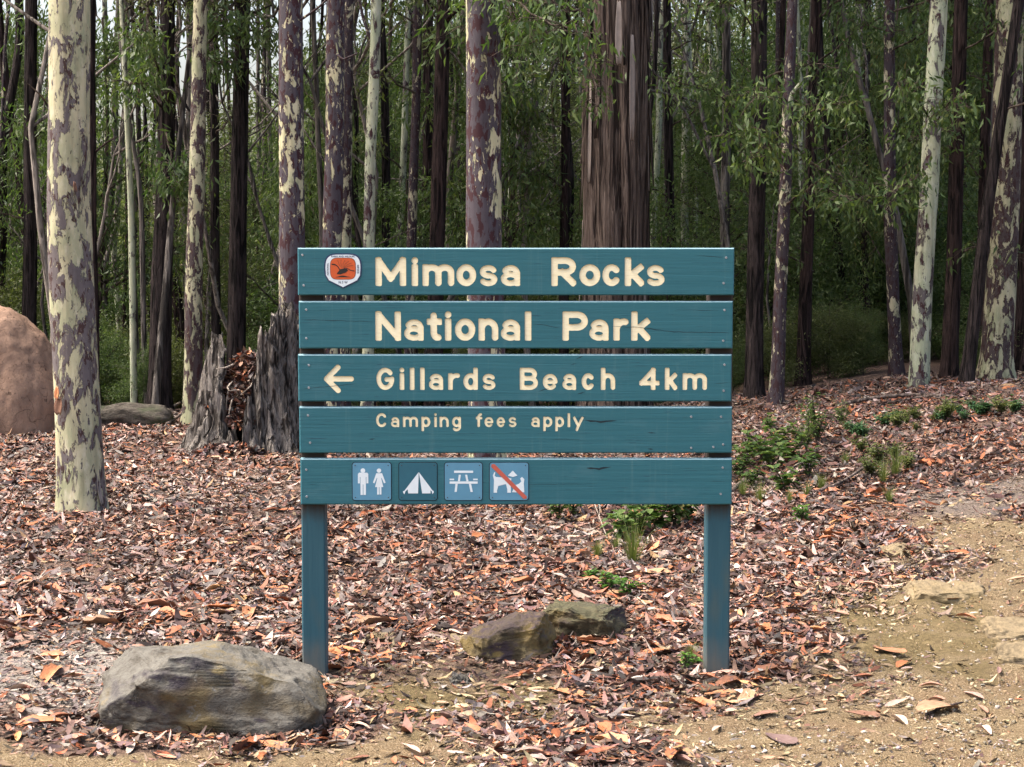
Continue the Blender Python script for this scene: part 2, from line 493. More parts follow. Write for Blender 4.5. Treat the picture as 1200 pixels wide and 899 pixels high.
def sdf_glyph(ch, x0, x1, y0, H, r, PX, PY):
    """signed distance to the routed shape of a letter; strokes are as wide as the router bit"""
    S = GLY[ch]
    sx = max(x1 - x0 - 2 * r, 0); sy = H - 2 * r
    D = np.full(PX.shape, 9.9)
    if ch in 'ase': r = r * .86
    for kind, pts in S:
        P = [(x0 + r + p[0] * sx, y0 + r + p[1] * sy) for p in pts]
        if kind == 'D':
            D = np.minimum(D, np.hypot(PX - P[0][0], PY - P[0][1]) - r * 1.04)
            continue
        for (ax, ay), (bx, by) in zip(P[:-1], P[1:]):
            dx, dy = bx - ax, by - ay
            L = math.hypot(dx, dy)
            if L < 1e-7: continue
            ux, uy = dx / L, dy / L
            if kind == 'L':
                mx, my = (ax + bx) / 2, (ay + by) / 2
                u = np.abs((PX - mx) * ux + (PY - my) * uy); w_ = np.abs(-(PX - mx) * uy + (PY - my) * ux)
                cr = r * .45
                qx = u - (L / 2 + r - cr); qy = w_ - (r - cr)
                d = np.hypot(np.maximum(qx, 0), np.maximum(qy, 0)) + np.minimum(np.maximum(qx, qy), 0) - cr
            else:
                tt = np.clip(((PX - ax) * dx + (PY - ay) * dy) / (L * L), 0, 1)
                d = np.hypot(PX - ax - tt * dx, PY - ay - tt * dy) - r
            D = np.minimum(D, d)
    return D

def march(xs, ys, D):
    """split a grid of signed distances: inside polygons, outside polygons (x,y lists) and contour segments"""
    ins, outs, segs = [], [], []
    nyc, nxc = D.shape[0] - 1, D.shape[1] - 1
    S = D < 0
    for j in range(nyc):
        run = None
        def flush(i):
            if run is None: return
            q = [(xs[run[0]], ys[j]), (xs[i], ys[j]), (xs[i], ys[j + 1]), (xs[run[0]], ys[j + 1])]
            (ins if run[1] else outs).append(q)
        for i in range(nxc):
            c = (S[j, i], S[j, i + 1], S[j + 1, i + 1], S[j + 1, i])
            if c[0] == c[1] == c[2] == c[3]:
                if run is None or run[1] != c[0]:
                    flush(i); run = (i, c[0])
                continue
            flush(i); run = None
            P = [(xs[i], ys[j]), (xs[i + 1], ys[j]), (xs[i + 1], ys[j + 1]), (xs[i], ys[j + 1])]
            d = [D[j, i], D[j, i + 1], D[j + 1, i + 1], D[j + 1, i]]
            A, B, cr = [], [], []
            for k in range(4):
                k2 = (k + 1) % 4
                (A if d[k] < 0 else B).append(P[k])
                if (d[k] < 0) != (d[k2] < 0):
                    f = d[k] / (d[k] - d[k2])
                    q = (P[k][0] + f * (P[k2][0] - P[k][0]), P[k][1] + f * (P[k2][1] - P[k][1]))
                    A.append(q); B.append(q); cr.append((q, d[k] < 0))
            if len(A) > 2: ins.append(A)
            if len(B) > 2: outs.append(B)
            for k in range(0, len(cr) - 1, 2):
                a_, b_ = cr[k], cr[k + 1]
                segs.append((a_[0], b_[0]) if a_[1] else (b_[0], a_[0]))
        flush(nxc)
    return ins, outs, segs

BH = [(290.5, 346), (353, 408.5), (415.5, 470.5), (477, 531), (537.5, 591.5)]     # board top / bottom in photo pixels
xl = s2(350, 440)[0]; xr = s2(858.3, 440)[0]
DEP, TH, CH = .005, .038, .0045
LINES = {
 0: (301.6, 335.3, .0128, 'MimosaRocks', [(439.7, 476), (481.6, 490.6), (494.8, 532.4), (534.6, 558), (561.6, 584), (586.8, 610.5), (646, 675.4), (678.8, 703.5), (705.8, 727.8), (732, 755), (757.5, 780)]),
 1: (365, 399.3, .0128, 'NationalPark', [(439.7, 470), (473.4, 497.5), (500, 518), (520.7, 529.5), (533, 557), (560.5, 584), (586.8, 610.5), (614.4, 623.2), (659, 689), (690.5, 714.3), (718.6, 736.6), (739.5, 762.3)]),
 2: (431, 457, .0092, 'GillardsBeach4km', [(441, 462), (467.8, 474.2), (479.8, 486), (491.8, 498), (502.5, 520), (525, 539), (543, 560), (565, 581.3), (609, 630.4), (636, 654), (659, 676), (681.5, 697), (704, 721), (749, 773), (779, 793.8), (799.8, 828.6)]),
 3: (484.2, 500.6, .0052, 'Campingfeesapply', [(440.6, 453.8), (458, 468.2), (472, 489.8), (493.7, 504.3), (508.4, 512.2), (515, 525.8), (529.7, 540.2), (557.6, 565.2), (567.7, 578.5), (582, 592.2), (596, 605.6), (622.4, 632.8), (636.5, 647.2), (650.6, 661), (664.8, 668.4), (671.4, 683.9)]),
}

def segs_sdf(PX, PY, segs, r):
    D = np.full(PX.shape, 9.9)
    for (ax, ay, bx, by) in segs:
        dx, dy = bx - ax, by - ay; L2 = dx * dx + dy * dy
        tt = np.clip(((PX - ax) * dx + (PY - ay) * dy) / L2, 0, 1)
        D = np.minimum(D, np.hypot(PX - ax - tt * dx, PY - ay - tt * dy) - r)
    return D

class MB:
    def __init__(s): s.v = []; s.f = []; s.m = []
    def poly(s, pts, mi=0):
        n = len(s.v); s.v += pts; s.f.append(list(range(n, n + len(pts)))); s.m.append(mi)
    def build(s, name, mats, parent=None, smooth=False):
        return link(name, mesh_py(name, s.v, s.f, mats, smooth, s.m), parent)

def build_board(k):
    zt = s2(604, BH[k][0])[1]; zb = s2(604, BH[k][1])[1]
    wl = xl + .003 * math.sin(k * 2.1); wr = xr + .003 * math.cos(k * 1.7)
    bo = MB(); cells = []
    F = lambda x, z, y=0.0: (x, y, z)
    letters = []
    if k in LINES:
        ct, bl, r, txt, xs_ = LINES[k]
        z1 = s2(604, ct)[1]; z0_ = s2(604, bl)[1]; H = z1 - z0_
        for ch, (a, c_) in zip(txt, xs_):
            a = s2(a, (ct + bl) / 2)[0]; c_ = s2(c_, (ct + bl) / 2)[0]
            if ch in 'il':
                mid = (a + c_) / 2; a = mid - r * 1.02; c_ = mid + r * 1.02
            g = r / 5.0
            lo = z0_ - (.36 * H if ch in 'pgy' else 0) - 1.5 * g
            hi = z1 + 1.5 * g
            letters.append((ch, a, c_, lo, hi, g, z0_, H, r))
        if k == 2:
            a = s2(379.4, 444)[0]; c_ = s2(414.7, 444)[0]
            letters.insert(0, ('<', a, c_, s2(0, 460.7)[1] - .004, s2(0, 427.4)[1] + .004, .002, 0, 0, .0105))
    front = []
    xcur = wl + CH
    zt_, zb_ = zt - CH, zb + CH
    made = []
    for (ch, a, c_, lo, hi, g, z0_, H, r) in letters:
        ra, rc = a - .85 * g, c_ + .85 * g
        nxs = max(4, int(round((rc - ra) / g))); nys = max(4, int(round((hi - lo) / g)))
        xs = np.linspace(ra, rc, nxs + 1); ys = np.linspace(lo, hi, nys + 1)
        PX, PY = np.meshgrid(xs, ys)
        if ch == '<':
            zc = (lo + hi) / 2; hh = (hi - lo) / 2 - .004 - r
            xa = a + r
            D = segs_sdf(PX, PY, [(xa, zc, c_ - r, zc), (xa, zc, xa + hh, zc + hh), (xa, zc, xa + hh, zc - hh)], r)
        else:
            D = sdf_glyph(ch, a, c_, z0_, H, r, PX, PY)
        # hand-held router: the edge wanders a little
        D = D + .0005 * np.array(vnoise(PX * 160 + k * 9, PY * 160, 3)) * (r / .0128)
        D[0, :] = D[-1, :] = 1; D[:, 0] = D[:, -1] = 1
        ins, outs, segs = march(xs, ys, D)
        front.append([(xcur, zb_), (ra, zb_), (ra, zt_), (xcur, zt_)])
        front.append([(ra, zb_), (rc, zb_), (rc, lo), (ra, lo)])
        front.append([(ra, hi), (rc, hi), (rc, zt_), (ra, zt_)])
        front += outs
        xcur = rc
        lm = MB()
        dp = DEP * (r / .0128) ** .5
        for p in ins: lm.poly([F(q[0], q[1], dp) for q in p], 0)
        for (p, q) in segs:
            lm.poly([F(p[0], p[1], 0), F(q[0], q[1], 0), F(q[0], q[1], dp), F(p[0], p[1], dp)], 1)
        made.append((ch, lm))
    front.append([(xcur, zb_), (wr - CH, zb_), (wr - CH, zt_), (xcur, zt_)])
    for p in front: bo.poly([F(q[0], q[1]) for q in p])
    o_ = [(wl, zb), (wr, zb), (wr, zt), (wl, zt)]
    i_ = [(wl + CH, zb_), (wr - CH, zb_), (wr - CH, zt_), (wl + CH, zt_)]
    for e in range(4):
        e2 = (e + 1) % 4
        bo.poly([F(*o_[e], CH), F(*o_[e2], CH), F(*i_[e2]), F(*i_[e])])
        bo.poly([F(*o_[e2], CH), F(*o_[e], CH), F(*o_[e], TH), F(*o_[e2], TH)])
    bo.poly([F(*o_[3], TH), F(*o_[2], TH), F(*o_[1], TH), F(*o_[0], TH)])
    nf_ = len(bo.f)
    for q in (nf_ - 5, nf_ - 4): bo.m[q] = 1     # top edge, sky highlight painted in as a paler colour
    bobj = bo.build('board', [M['paint'], M['edge_light']], sign)
    for ch, lm in made:
        lm.build('arrow' if ch == '<' else 'letter', [M['cream'], M['groove']], bobj)
    return bobj

boards = [build_board(k) for k in range(5)]
for k, txt in enumerate(['top board lettered Mimosa Rocks', 'board lettered National Park', 'board lettered Gillards Beach 4km with left arrow',
                         'board lettered Camping fees apply', 'bottom board carrying four pictogram plates']):
    boards[k]['label'] = txt

def screw_mesh(r, name, mat, h=.0022):
    V = []; Fc = []
    n = 14
    for (rr, yy) in ((r, -.0004), (r, -h * .6), (r * .7, -h), ):
        V += [(rr * math.cos(2 * math.pi * a / n), yy, rr * math.sin(2 * math.pi * a / n)) for a in range(n)]
    for q in range(2):
        for a in range(n):
            a2 = (a + 1) % n
            Fc.append([q * n + a, q * n + a2, (q + 1) * n + a2, (q + 1) * n + a])
    # recessed drive slot: centre pushed in
    V.append((0, -h * .35, 0))
    for a in range(n): Fc.append([2 * n + a, 2 * n + (a + 1) % n, 3 * n])
    return mesh_py(name, V, Fc, mat, False)
SCREW = screw_mesh(.0046, 'screw', M['steel'])
for k, xs_ in enumerate([[(354.5, 299), (356, 334.5), (851, 302), (848, 332)], [(359, 363), (359, 396.5), (849, 363.5), (847.5, 399.5)],
                         [(362, 428), (362, 454.5), (849, 427.5), (848, 458)], [(361, 487), (363.5, 519), (845, 488.5), (847.5, 521), (810, 488.5), (810, 525), (836, 524)],
                         [(359, 550.5), (359.5, 582), (847, 548), (844.5, 579)]]):
    for (px, py) in xs_:
        x, z = s2(px, py)
        link('screw', SCREW, boards[k], (x, 0, z))

def crack(board, pts, wid, seed, name='crack'):
    """a split along the grain, laid as a thin dark sliver"""
    rr = random.Random(seed)
    P = []
    for (a, b_) in zip(pts[:-1], pts[1:]):
        n = max(2, int(abs(b_[0] - a[0]) / 5))
        for q in range(n):
            f = q / n
            P.append((a[0] + f * (b_[0] - a[0]), a[1] + f * (b_[1] - a[1]) + rr.uniform(-.35, .35)))
    P.append(pts[-1])
    m = MB(); n = len(P)
    top = []; bot = []
    for q, (px, py) in enumerate(P):
        x, z = s2(px, py)
        f = q / (n - 1)
        h = wid * (.25 + .75 * math.sin(math.pi * f) ** .6) * rr.uniform(.5, 1.25) if 0 < q < n - 1 else 0.0001
        top.append((x, -.0006, z + h / 2)); bot.append((x, -.0006, z - h / 2))
    for q in range(n - 1): m.poly([bot[q], bot[q + 1], top[q + 1], top[q]])
    m.build(name, [M['crack']], board)
crack(boards[1], [(351, 374.5), (385, 375.5), (438, 377)], .0022, 1)
crack(boards[1], [(625, 379), (657, 384.5)], .0020, 2)
crack(boards[1], [(716, 382.5), (752, 384), (790, 389), (857, 390)], .0022, 3)
crack(boards[1], [(790, 363.4), (843, 363.6)], .0014, 4)
crack(boards[0], [(814, 299), (848, 301.5)], .0014, 5)
crack(boards[2], [(353, 456), (380, 453.5), (418, 449.5)], .0016, 6)
crack(boards[2], [(836, 450), (857, 448)], .0014, 7)
crack(boards[3], [(686, 492.5), (704, 494.5), (723, 493)], .0075, 8, 'gouge')
crack(boards[4], [(687, 548.5), (702, 549.5), (717, 547)], .0085, 9, 'gouge')
crack(boards[3], [(758, 507), (769, 507.5)], .004, 10, 'gouge')
crack(boards[3], [(759, 526), (766, 526.5)], .004, 11, 'gouge')
crack(boards[3], [(645, 514.5), (685, 515.5)], .0012, 12)
crack(boards[4], [(610, 568), (700, 567)], .0012, 13)
crack(boards[3], [(432, 515), (440, 514)], .004, 14, 'gouge')
for (px, py, l) in ((675, 421, 9), (668, 428, 8), (630, 459, 14), (676, 462, 10)):
    crack(boards[2], [(px, py), (px + l, py - 4 + (px % 3))], .0035, px, 'gouge')

# posts: squared timber behind the boards
mp, t, b = new_mat('post paint', .65, .3)
v = coords(t, (40, 40, 1.4))
n1 = tnoise(t, v, 1.0, 4, .65, .3)
n2 = tnoise(t, coords(t, (4, 4, 1.2)), 2, 3, .6)
c = mixc(t, n1, (.014, .062, .088), (.034, .100, .128))
c = mixc(t, mask(t, n2, .52, .72), c, (.052, .085, .088))
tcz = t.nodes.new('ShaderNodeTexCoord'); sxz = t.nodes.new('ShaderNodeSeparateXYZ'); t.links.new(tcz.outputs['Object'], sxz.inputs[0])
stain_shade_top = mask(t, math2(t, 'ADD', sxz.outputs[2], math2(t, 'MULTIPLY', n1, .10)), .66, .74)
mud = math2(t, 'MULTIPLY', mask(t, sxz.outputs[2], .16, -.02), mask(t, n2, .3, .6))
c = mixc(t, mud, c, (.17, .13, .09))
c = mixc(t, stain_shade_top, c, (.030, .022, .018))       # brown stain at the top, plus gap shade painted in behind the boards
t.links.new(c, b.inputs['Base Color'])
bump(t, b, n1, .5, .004)
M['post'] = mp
for (pa, pb) in ((353.5, 381.5), (827.5, 855.5)):
    a = s2(pa, 690)[0]; c_ = s2(pb, 690)[0]
    # the post stands TH behind the board fronts
    a *= (Y0 + TH) / Y0; c_ *= (Y0 + TH) / Y0
    wd = c_ - a
    gz = float(ground_z(SIGN_X + a + wd / 2, Y0 + .08)) - sgz
    zt = s2(604, 292)[1]; bz = gz - .35
    m = MB(); cb = .006
    prof = [(a + cb, TH + .0005), (c_ - cb, TH + .0005), (c_, TH + cb), (c_, TH + wd - cb), (c_ - cb, TH + wd), (a + cb, TH + wd), (a, TH + wd - cb), (a, TH + cb)]
    zs = [bz, gz, gz + .25, gz + .5, zt - .03]
    rows = [[(x + random.uniform(-.0012, .0012), y + (random.uniform(0, .0012) if y > TH + .01 else 0), z) for (x, y) in prof] for z in zs]
    for q in range(len(zs) - 1):
        for e in range(8):
            e2 = (e + 1) % 8
            m.poly([rows[q][e], rows[q][e2], rows[q + 1][e2], rows[q + 1][e]])
    m.poly(rows[-1])
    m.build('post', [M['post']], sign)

# pictogram plates
def rrect(x0, x1, z0, z1, r, n=5):
    P = []
    for cx, cz, a0 in ((x1 - r, z1 - r, 0), (x0 + r, z1 - r, 90), (x0 + r, z0 + r, 180), (x1 - r, z0 + r, 270)):
        for k in range(n + 1):
            a = R(a0 + 90 * k / n); P.append((cx + r * math.cos(a), cz + r * math.sin(a)))
    return P
def slab(m, P, y0, y1, mi=0):
    """P counter-clockwise (x,z) outline; a plate from depth y0 (back) to y1 (front, smaller y)"""
    m.poly([(x, y1, z) for x, z in P], mi)
    for k in range(len(P)):
        a, b_ = P[k], P[(k + 1) % len(P)]
        m.poly([(a[0], y0, a[1]), (b_[0], y0, b_[1]), (b_[0], y1, b_[1]), (a[0], y1, a[1])], mi)
def circ(cx, cz, r, n=16, rz=None):
    rz = rz or r
    return [(cx + r * math.cos(2 * math.pi * k / n), cz + rz * math.sin(2 * math.pi * k / n)) for k in range(n)]
PSCREW = screw_mesh(.0024, 'plate_screw', M['screw_dark'], .0014)
ICON = [
 ((413.3, 458.2), 'plate', 'light blue plate with white man and woman', [
   ('white', circ(.27, .79, .062)), ('white', [(.14, .70), (.14, .45), (.19, .45), (.19, .62), (.205, .62), (.205, .14), (.265, .14), (.265, .42), (.28, .42), (.28, .14), (.345, .14), (.345, .62), (.36, .62), (.36, .45), (.41, .45), (.41, .70), (.38, .735), (.17, .735)]),
   ('white', circ(.69, .79, .058)), ('white', [(.62, .72), (.53, .47), (.57, .45), (.635, .60), (.645, .59), (.585, .35), (.64, .35), (.64, .15), (.685, .15), (.685, .35), (.70, .35), (.70, .15), (.75, .15), (.75, .35), (.80, .35), (.745, .59), (.755, .60), (.82, .45), (.86, .47), (.77, .72)])]),
 ((467.8, 512), 'plate_dark', 'dark teal plate with white tent', [
   ('white', [(.52, .75), (.135, .245), (.10, .24), (.105, .20), (.14, .155), (.165, .235), (.225, .29), (.24, .18), (.50, .18)]),
   ('white', [(.525, .75), (.61, .18), (.83, .18), (.83, .265), (.865, .235), (.875, .16), (.92, .205), (.915, .245), (.89, .25)])]),
 ((521.3, 565), 'plate', 'light blue plate with white picnic table', [
   ('white', [(.25, .73), (.76, .73), (.76, .79), (.25, .79)]), ('white', [(.13, .44), (.88, .44), (.88, .50), (.13, .50)]),
   ('white', [(.13, .535), (.25, .535), (.25, .575), (.13, .575)]), ('white', [(.76, .535), (.88, .535), (.88, .575), (.76, .575)]),
   ('white', [(.26, .22), (.32, .22), (.345, .435), (.285, .435)]), ('white', [(.35, .505), (.405, .505), (.43, .68), (.375, .68)]),
   ('white', [(.69, .22), (.75, .22), (.705, .435), (.645, .435)]), ('white', [(.58, .505), (.635, .505), (.60, .68), (.545, .68)])]),
 ((574, 619), 'plate', 'light blue plate with white dog and red diagonal bar', [
   ('white', [(.10, .20), (.19, .20), (.185, .25), (.22, .38), (.42, .43), (.455, .30), (.455, .20), (.55, .20), (.545, .40), (.56, .58), (.44, .60), (.16, .62), (.125, .66), (.145, .74), (.115, .75), (.08, .66), (.11, .55), (.105, .38)]),
   ('white', [(.47, .66), (.60, .79), (.66, .72), (.72, .66), (.60, .62)]),
   ('white', [(.58, .21), (.90, .21), (.885, .45), (.90, .56), (.84, .62), (.79, .58), (.82, .50), (.76, .44), (.66, .40)])]),
]
zb_i, zt_i = s2(604, 586)[1], s2(604, 542.3)[1]
for (pa, pb), pm, lab, shapes in ICON:
    x0, x1 = s2(pa, 564)[0], s2(pb, 564)[0]
    m = MB(); slab(m, rrect(x0 - .003, x1 + .003, zb_i - .003, zt_i + .003, .012), -.0005, -.0012)
    under = m  # dark sealant rim left round the plate
    m2 = MB(); slab(m2, rrect(x0, x1, zb_i, zt_i, .010), -.0005, -.0030)
    plate = m2.build('pictogram_plate', [M[pm]], sign); plate['label'] = lab
    under.build('plate_rim', [M['crack']], plate)
    for (mm, P) in shapes:
        q = MB(); slab(q, [(x0 + u * (x1 - x0), zb_i + v_ * (zt_i - zb_i)) for u, v_ in P], -.0031, -.0036)
        o = q.build('pictogram', [M[mm]], plate)
    if 'dog' in lab:
        q = MB(); u = lambda a, b_: (x0 + a * (x1 - x0), zb_i + b_ * (zt_i - zb_i))
        slab(q, [u(.055, .965), u(.03, .90), u(.885, .03), u(.955, .045), u(.965, .095), u(.125, .965)], -.0037, -.0043)
        q.build('red_bar', [M['red']], plate)
    for u_, v_ in ((.07, .07), (.93, .07), (.93, .93), (.07, .93)):
        link('screw', PSCREW, plate, (x0 + u_ * (x1 - x0), -.0030, zb_i + v_ * (zt_i - zb_i)))

# emblem: white-rimmed shield with a dark bird on orange
ex0, ex1 = s2(380, 318)[0], s2(424, 318)[0]
ez0, ez1 = s2(400, 338)[1], s2(400, 297)[1]
ec, ehw, ehh = (ex0 + ex1) / 2, (ex1 - ex0) / 2, (ez1 - ez0) / 2; ezc = (ez0 + ez1) / 2
E = lambda u, v_: (ec + u * ehw, ezc + v_ * ehh)
def shield(s, point=1.0):
    P = []
    for a in range(0, 181, 12):
        c_, s_ = math.cos(R(a)), math.sin(R(a))
        P.append(E(s * math.copysign(abs(c_) ** .45, c_), .15 + (s * 1.0 - .15) * abs(s_) ** .75))
    P += [E(-s * .97, -.25), E(-s * .80, -.52 * s - .05), E(0, -1.0 * s * point), E(s * .80, -.52 * s - .05), E(s * .97, -.25)]
    return P
m = MB(); slab(m, shield(1.0), -.0005, -.0022)
emb = m.build('emblem', [M['navy']], sign); emb['label'] = 'shield emblem with black lyrebird on orange'
m = MB(); slab(m, shield(.93), -.0023, -.0030); m.build('white_rim', [M['white']], emb)
inner = [E(.66 * math.copysign(abs(math.cos(R(a))) ** .4, math.cos(R(a))), .12 + .60 * math.copysign(abs(math.sin(R(a))) ** .6, math.sin(R(a)))) for a in range(0, 360, 10)]
m = MB(); slab(m, [(ec + (x - ec) * 1.05, ezc + (z - ezc) * 1.05) for x, z in inner], -.0031, -.0034); m.build('inner_rim', [M['brownline']], emb)
m = MB(); slab(m, inner, -.0035, -.0039); m.build('orange_field', [M['orange']], emb)
m = MB()
def stroke(m, pts, w0, w1, y0, y1, mi=0):
    n = len(pts)
    Q = [E(*p) for p in pts]
    L_, R_ = [], []
    for k in range(n):
        a = Q[max(k - 1, 0)]; b_ = Q[min(k + 1, n - 1)]
        dx, dz = b_[0] - a[0], b_[1] - a[1]; l = math.hypot(dx, dz) + 1e-9
        hw = (w0 + (w1 - w0) * k / (n - 1)) / 2
        L_.append((Q[k][0] - dz / l * hw, Q[k][1] + dx / l * hw)); R_.append((Q[k][0] + dz / l * hw, Q[k][1] - dx / l * hw))
    slab(m, R_ + L_[::-1], y0, y1, mi)
slab(m, [E(*p) for p in [(-.33, -.18), (-.12, -.20), (.02, -.14), (.15, -.10), (.28, .04), (.20, .12), (.10, .16), (-.02, .12), (-.14, .10), (-.22, .0), (-.30, -.10)]], -.0040, -.0047)
m.build('bird', [M['black']], emb)
m = MB(); stroke(m, [(-.60, .38), (-.42, .36), (-.28, .26), (-.20, .12), (-.16, .05)], .0045, .003, -.0040, -.0045)
m.build('tail_feather', [M['black']], emb)
m = MB(); stroke(m, [(.05, .13), (.25, .13), (.42, .03), (.62, -.01)], .003, .003, -.0040, -.0044); m.build('tail_feather', [M['black']], emb)
for k, a in enumerate((105, 85, 65, 48, 30, 122)):
    m = MB()
    pts = [(-.02 + .10 * math.cos(R(a)), .12 + .08 * math.sin(R(a))), (-.02 + .35 * math.cos(R(a)), .12 + .30 * math.sin(R(a))), (-.02 + .62 * math.cos(R(a - 8)), .12 + .53 * math.sin(R(a - 8)))]
    stroke(m, pts, .0012, .0020, -.0040, -.0043 - .00005 * k); m.build('tail_feather', [M['brownline']], emb)
m = MB(); slab(m, [E(*p) for p in [(-.42, -.36), (.44, -.36), (.20, -.31), (.05, -.27), (-.10, -.27), (-.25, -.32)]], -.0040, -.0045); m.build('ground_line', [M['black']], emb)
# tiny ring lettering, set out round the white rim
def word(txt, size, u, v_, ang):
    cu = bpy.data.curves.new('w', 'FONT'); cu.body = txt; cu.size = size; cu.align_x = 'CENTER'; cu.align_y = 'CENTER'; cu.extrude = .0001; cu.resolution_u = 2; cu.offset = .0002
    to = bpy.data.objects.new('w', cu); COL.objects.link(to)
    dg = bpy.context.evaluated_depsgraph_get()
    me = bpy.data.meshes.new_from_object(to.evaluated_get(dg))
    bpy.data.objects.remove(to)
    me.materials.clear(); me.materials.append(M['navy'])
    x, z = E(u, v_)
    o = link('ring_lettering', me, emb, (x, -.0034, z))
    o.rotation_euler = (math.pi / 2, -R(ang), 0)
word('PARKS AND WILDLIFE', .0092, 0, .82, 0)
word('NATIONAL', .0095, -.80, .10, 90)
word('SERVICE', .0095, .80, .10, -90)
word('N S W', .0125, 0, -.66, 0)
# ------------------------------------------------------------------ rocks
def rock_mat(name, base, dark, purple, ochre, top=None):
    m, t, b = new_mat(name, .85, .25)
    v = coords(t, (1, 1, 1.6))
    n1 = tnoise(t, v, 5, 5, .65, .5); n2 = tnoise(t, v, 22, 4, .65); n3 = tnoise(t, v, 3.2, 2, .5); n4 = tnoise(t, v, 90, 3, .6)
    c = mixc(t, mask(t, n2, .3, .7), dark, base)
    c = mixc(t, mask(t, n1, .53, .60), c, purple)
    c = mixc(t, mask(t, n3, .50, .64), c, ochre)
    vo = nd(t, 'ShaderNodeTexVoronoi', Scale=5.0); vo.feature = 'F1'
    t.links.new(v, vo.inputs['Vector'])
    spot = math2(t, 'ADD', vo.outputs['Distance'], math2(t, 'MULTIPLY', n2, .25))
    c = mixc(t, math2(t, 'MULTIPLY', mask(t, spot, .30, .22), mask(t, n1, .42, .5)), c, tuple(min(1, q * 1.5) for q in ochre))
    c = mixc(t, mask(t, tnoise(t, v, 12, 5, .7, .8), .60, .66), c, tuple(min(1, q * 1.45) for q in base))
    # separate tone on upward faces
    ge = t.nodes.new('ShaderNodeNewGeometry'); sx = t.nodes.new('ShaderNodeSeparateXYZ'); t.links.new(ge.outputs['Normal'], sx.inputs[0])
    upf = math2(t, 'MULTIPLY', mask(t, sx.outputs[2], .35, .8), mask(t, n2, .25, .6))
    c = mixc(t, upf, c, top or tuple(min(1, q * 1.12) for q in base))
    c = mixc(t, mask(t, n4, .55, .8), c, mixc(t, 1.0, c, (.6, .58, .55), 'MULTIPLY'))
    t.links.new(c, b.inputs['Base Color'])
    bump(t, b, math2(t, 'ADD', n2, math2(t, 'MULTIPLY', n4, .4)), .7, .012)
    return m

def ico(sub):
    bm_v, bm_f = [], []
    ph = (1 + 5 ** .5) / 2
    V = [(-1, ph, 0), (1, ph, 0), (-1, -ph, 0), (1, -ph, 0), (0, -1, ph), (0, 1, ph), (0, -1, -ph), (0, 1, -ph), (ph, 0, -1), (ph, 0, 1), (-ph, 0, -1), (-ph, 0, 1)]
    V = [np.array(v_) / np.linalg.norm(v_) for v_ in V]
    Fc = [(0, 11, 5), (0, 5, 1), (0, 1, 7), (0, 7, 10), (0, 10, 11), (1, 5, 9), (5, 11, 4), (11, 10, 2), (10, 7, 6), (7, 1, 8), (3, 9, 4), (3, 4, 2), (3, 2, 6), (3, 6, 8), (3, 8, 9), (4, 9, 5), (2, 4, 11), (6, 2, 10), (8, 6, 7), (9, 8, 1)]
    for _ in range(sub):
        cache = {}; nf = []
        def mid(a, b_):
            k = (min(a, b_), max(a, b_))
            if k not in cache:
                q = V[a] + V[b_]; V.append(q / np.linalg.norm(q)); cache[k] = len(V) - 1
            return cache[k]
        for a, b_, c_ in Fc:
            x, y, z = mid(a, b_), mid(b_, c_), mid(c_, a)
            nf += [(a, x, z), (b_, y, x), (c_, z, y), (x, y, z)]
        Fc = nf
    return np.array(V), np.array(Fc)
ICO = {3: ico(3), 5: ico(5)}

def make_rock(size, cuts, seed, sub=5, rough=.035, strata=.0, boxy=.55):
    """size: half extents; cuts: (normal, distance) planes in unit-rock space that shear off faces"""
    V, Fc = ICO[sub]
    P = np.sign(V) * np.abs(V) ** boxy
    for n, d in cuts:
        n = np.array(n, float); n /= np.linalg.norm(n)
        ex = np.maximum(P @ n - d, 0)
        P = P - ex[:, None] * n * .96
    out = P * np.array(size)
    off = Vector((seed * 3.1, seed * 1.7, seed * .9))
    for k in range(len(out)):
        p = Vector(out[k]); q = p * (1.3 / max(size)) + off
        dsp = mnoise.fractal(q * 1.6, 1.0, 2.1, 5) * rough
        dsp += abs(mnoise.noise(q * 4.3)) * -rough * .8
        if strata:
            s_ = math.sin((p.z / size[2]) * 7 + mnoise.noise(q * 2.2) * 3.0 + p.x / size[0] * 1.2)
            dsp += strata * (1 if s_ > .25 else (-.6 if s_ < -.75 else 0))
        out[k] += V[k] * dsp
    return out, Fc

def place_rock(name, label, cat, pos, rz, size, cuts, seed, mat, tilt=0.0, sink=.03, group=None, **kw):
    v_, f_ = make_rock(size, cuts, seed, **kw)
    zmin = v_[:, 2].min()
    v_[:, 2] -= zmin
    me = mesh_np(name, v_, [f_], mat, True)
    o = link(name, me)
    o.location = (float(pos[0]), float(pos[1]), float(pos[2]) - sink)
    o.rotation_euler = (0, tilt, rz)
    tag(o, label, cat, group)
    return o

M['boulder'] = rock_mat('lichened boulder', (.098, .093, .080), (.040, .033, .025), (.034, .028, .034), (.125, .095, .042))
M['rock'] = rock_mat('brown sandstone', (.105, .084, .042), (.038, .028, .017), (.050, .036, .040), (.13, .094, .034), (.042, .030, .034))
M['rock_mossy'] = rock_mat('mossy sandstone', (.095, .080, .044), (.034, .027, .017), (.045, .035, .036), (.12, .088, .032), (.066, .064, .036))
M['pale_rock'] = rock_mat('pale flat stone', (.165, .128, .076), (.085, .065, .040), (.12, .094, .064), (.17, .13, .066))
M['pebble'] = rock_mat('pebble', (.42, .38, .32), (.25, .22, .18), (.3, .27, .25), (.4, .34, .22))

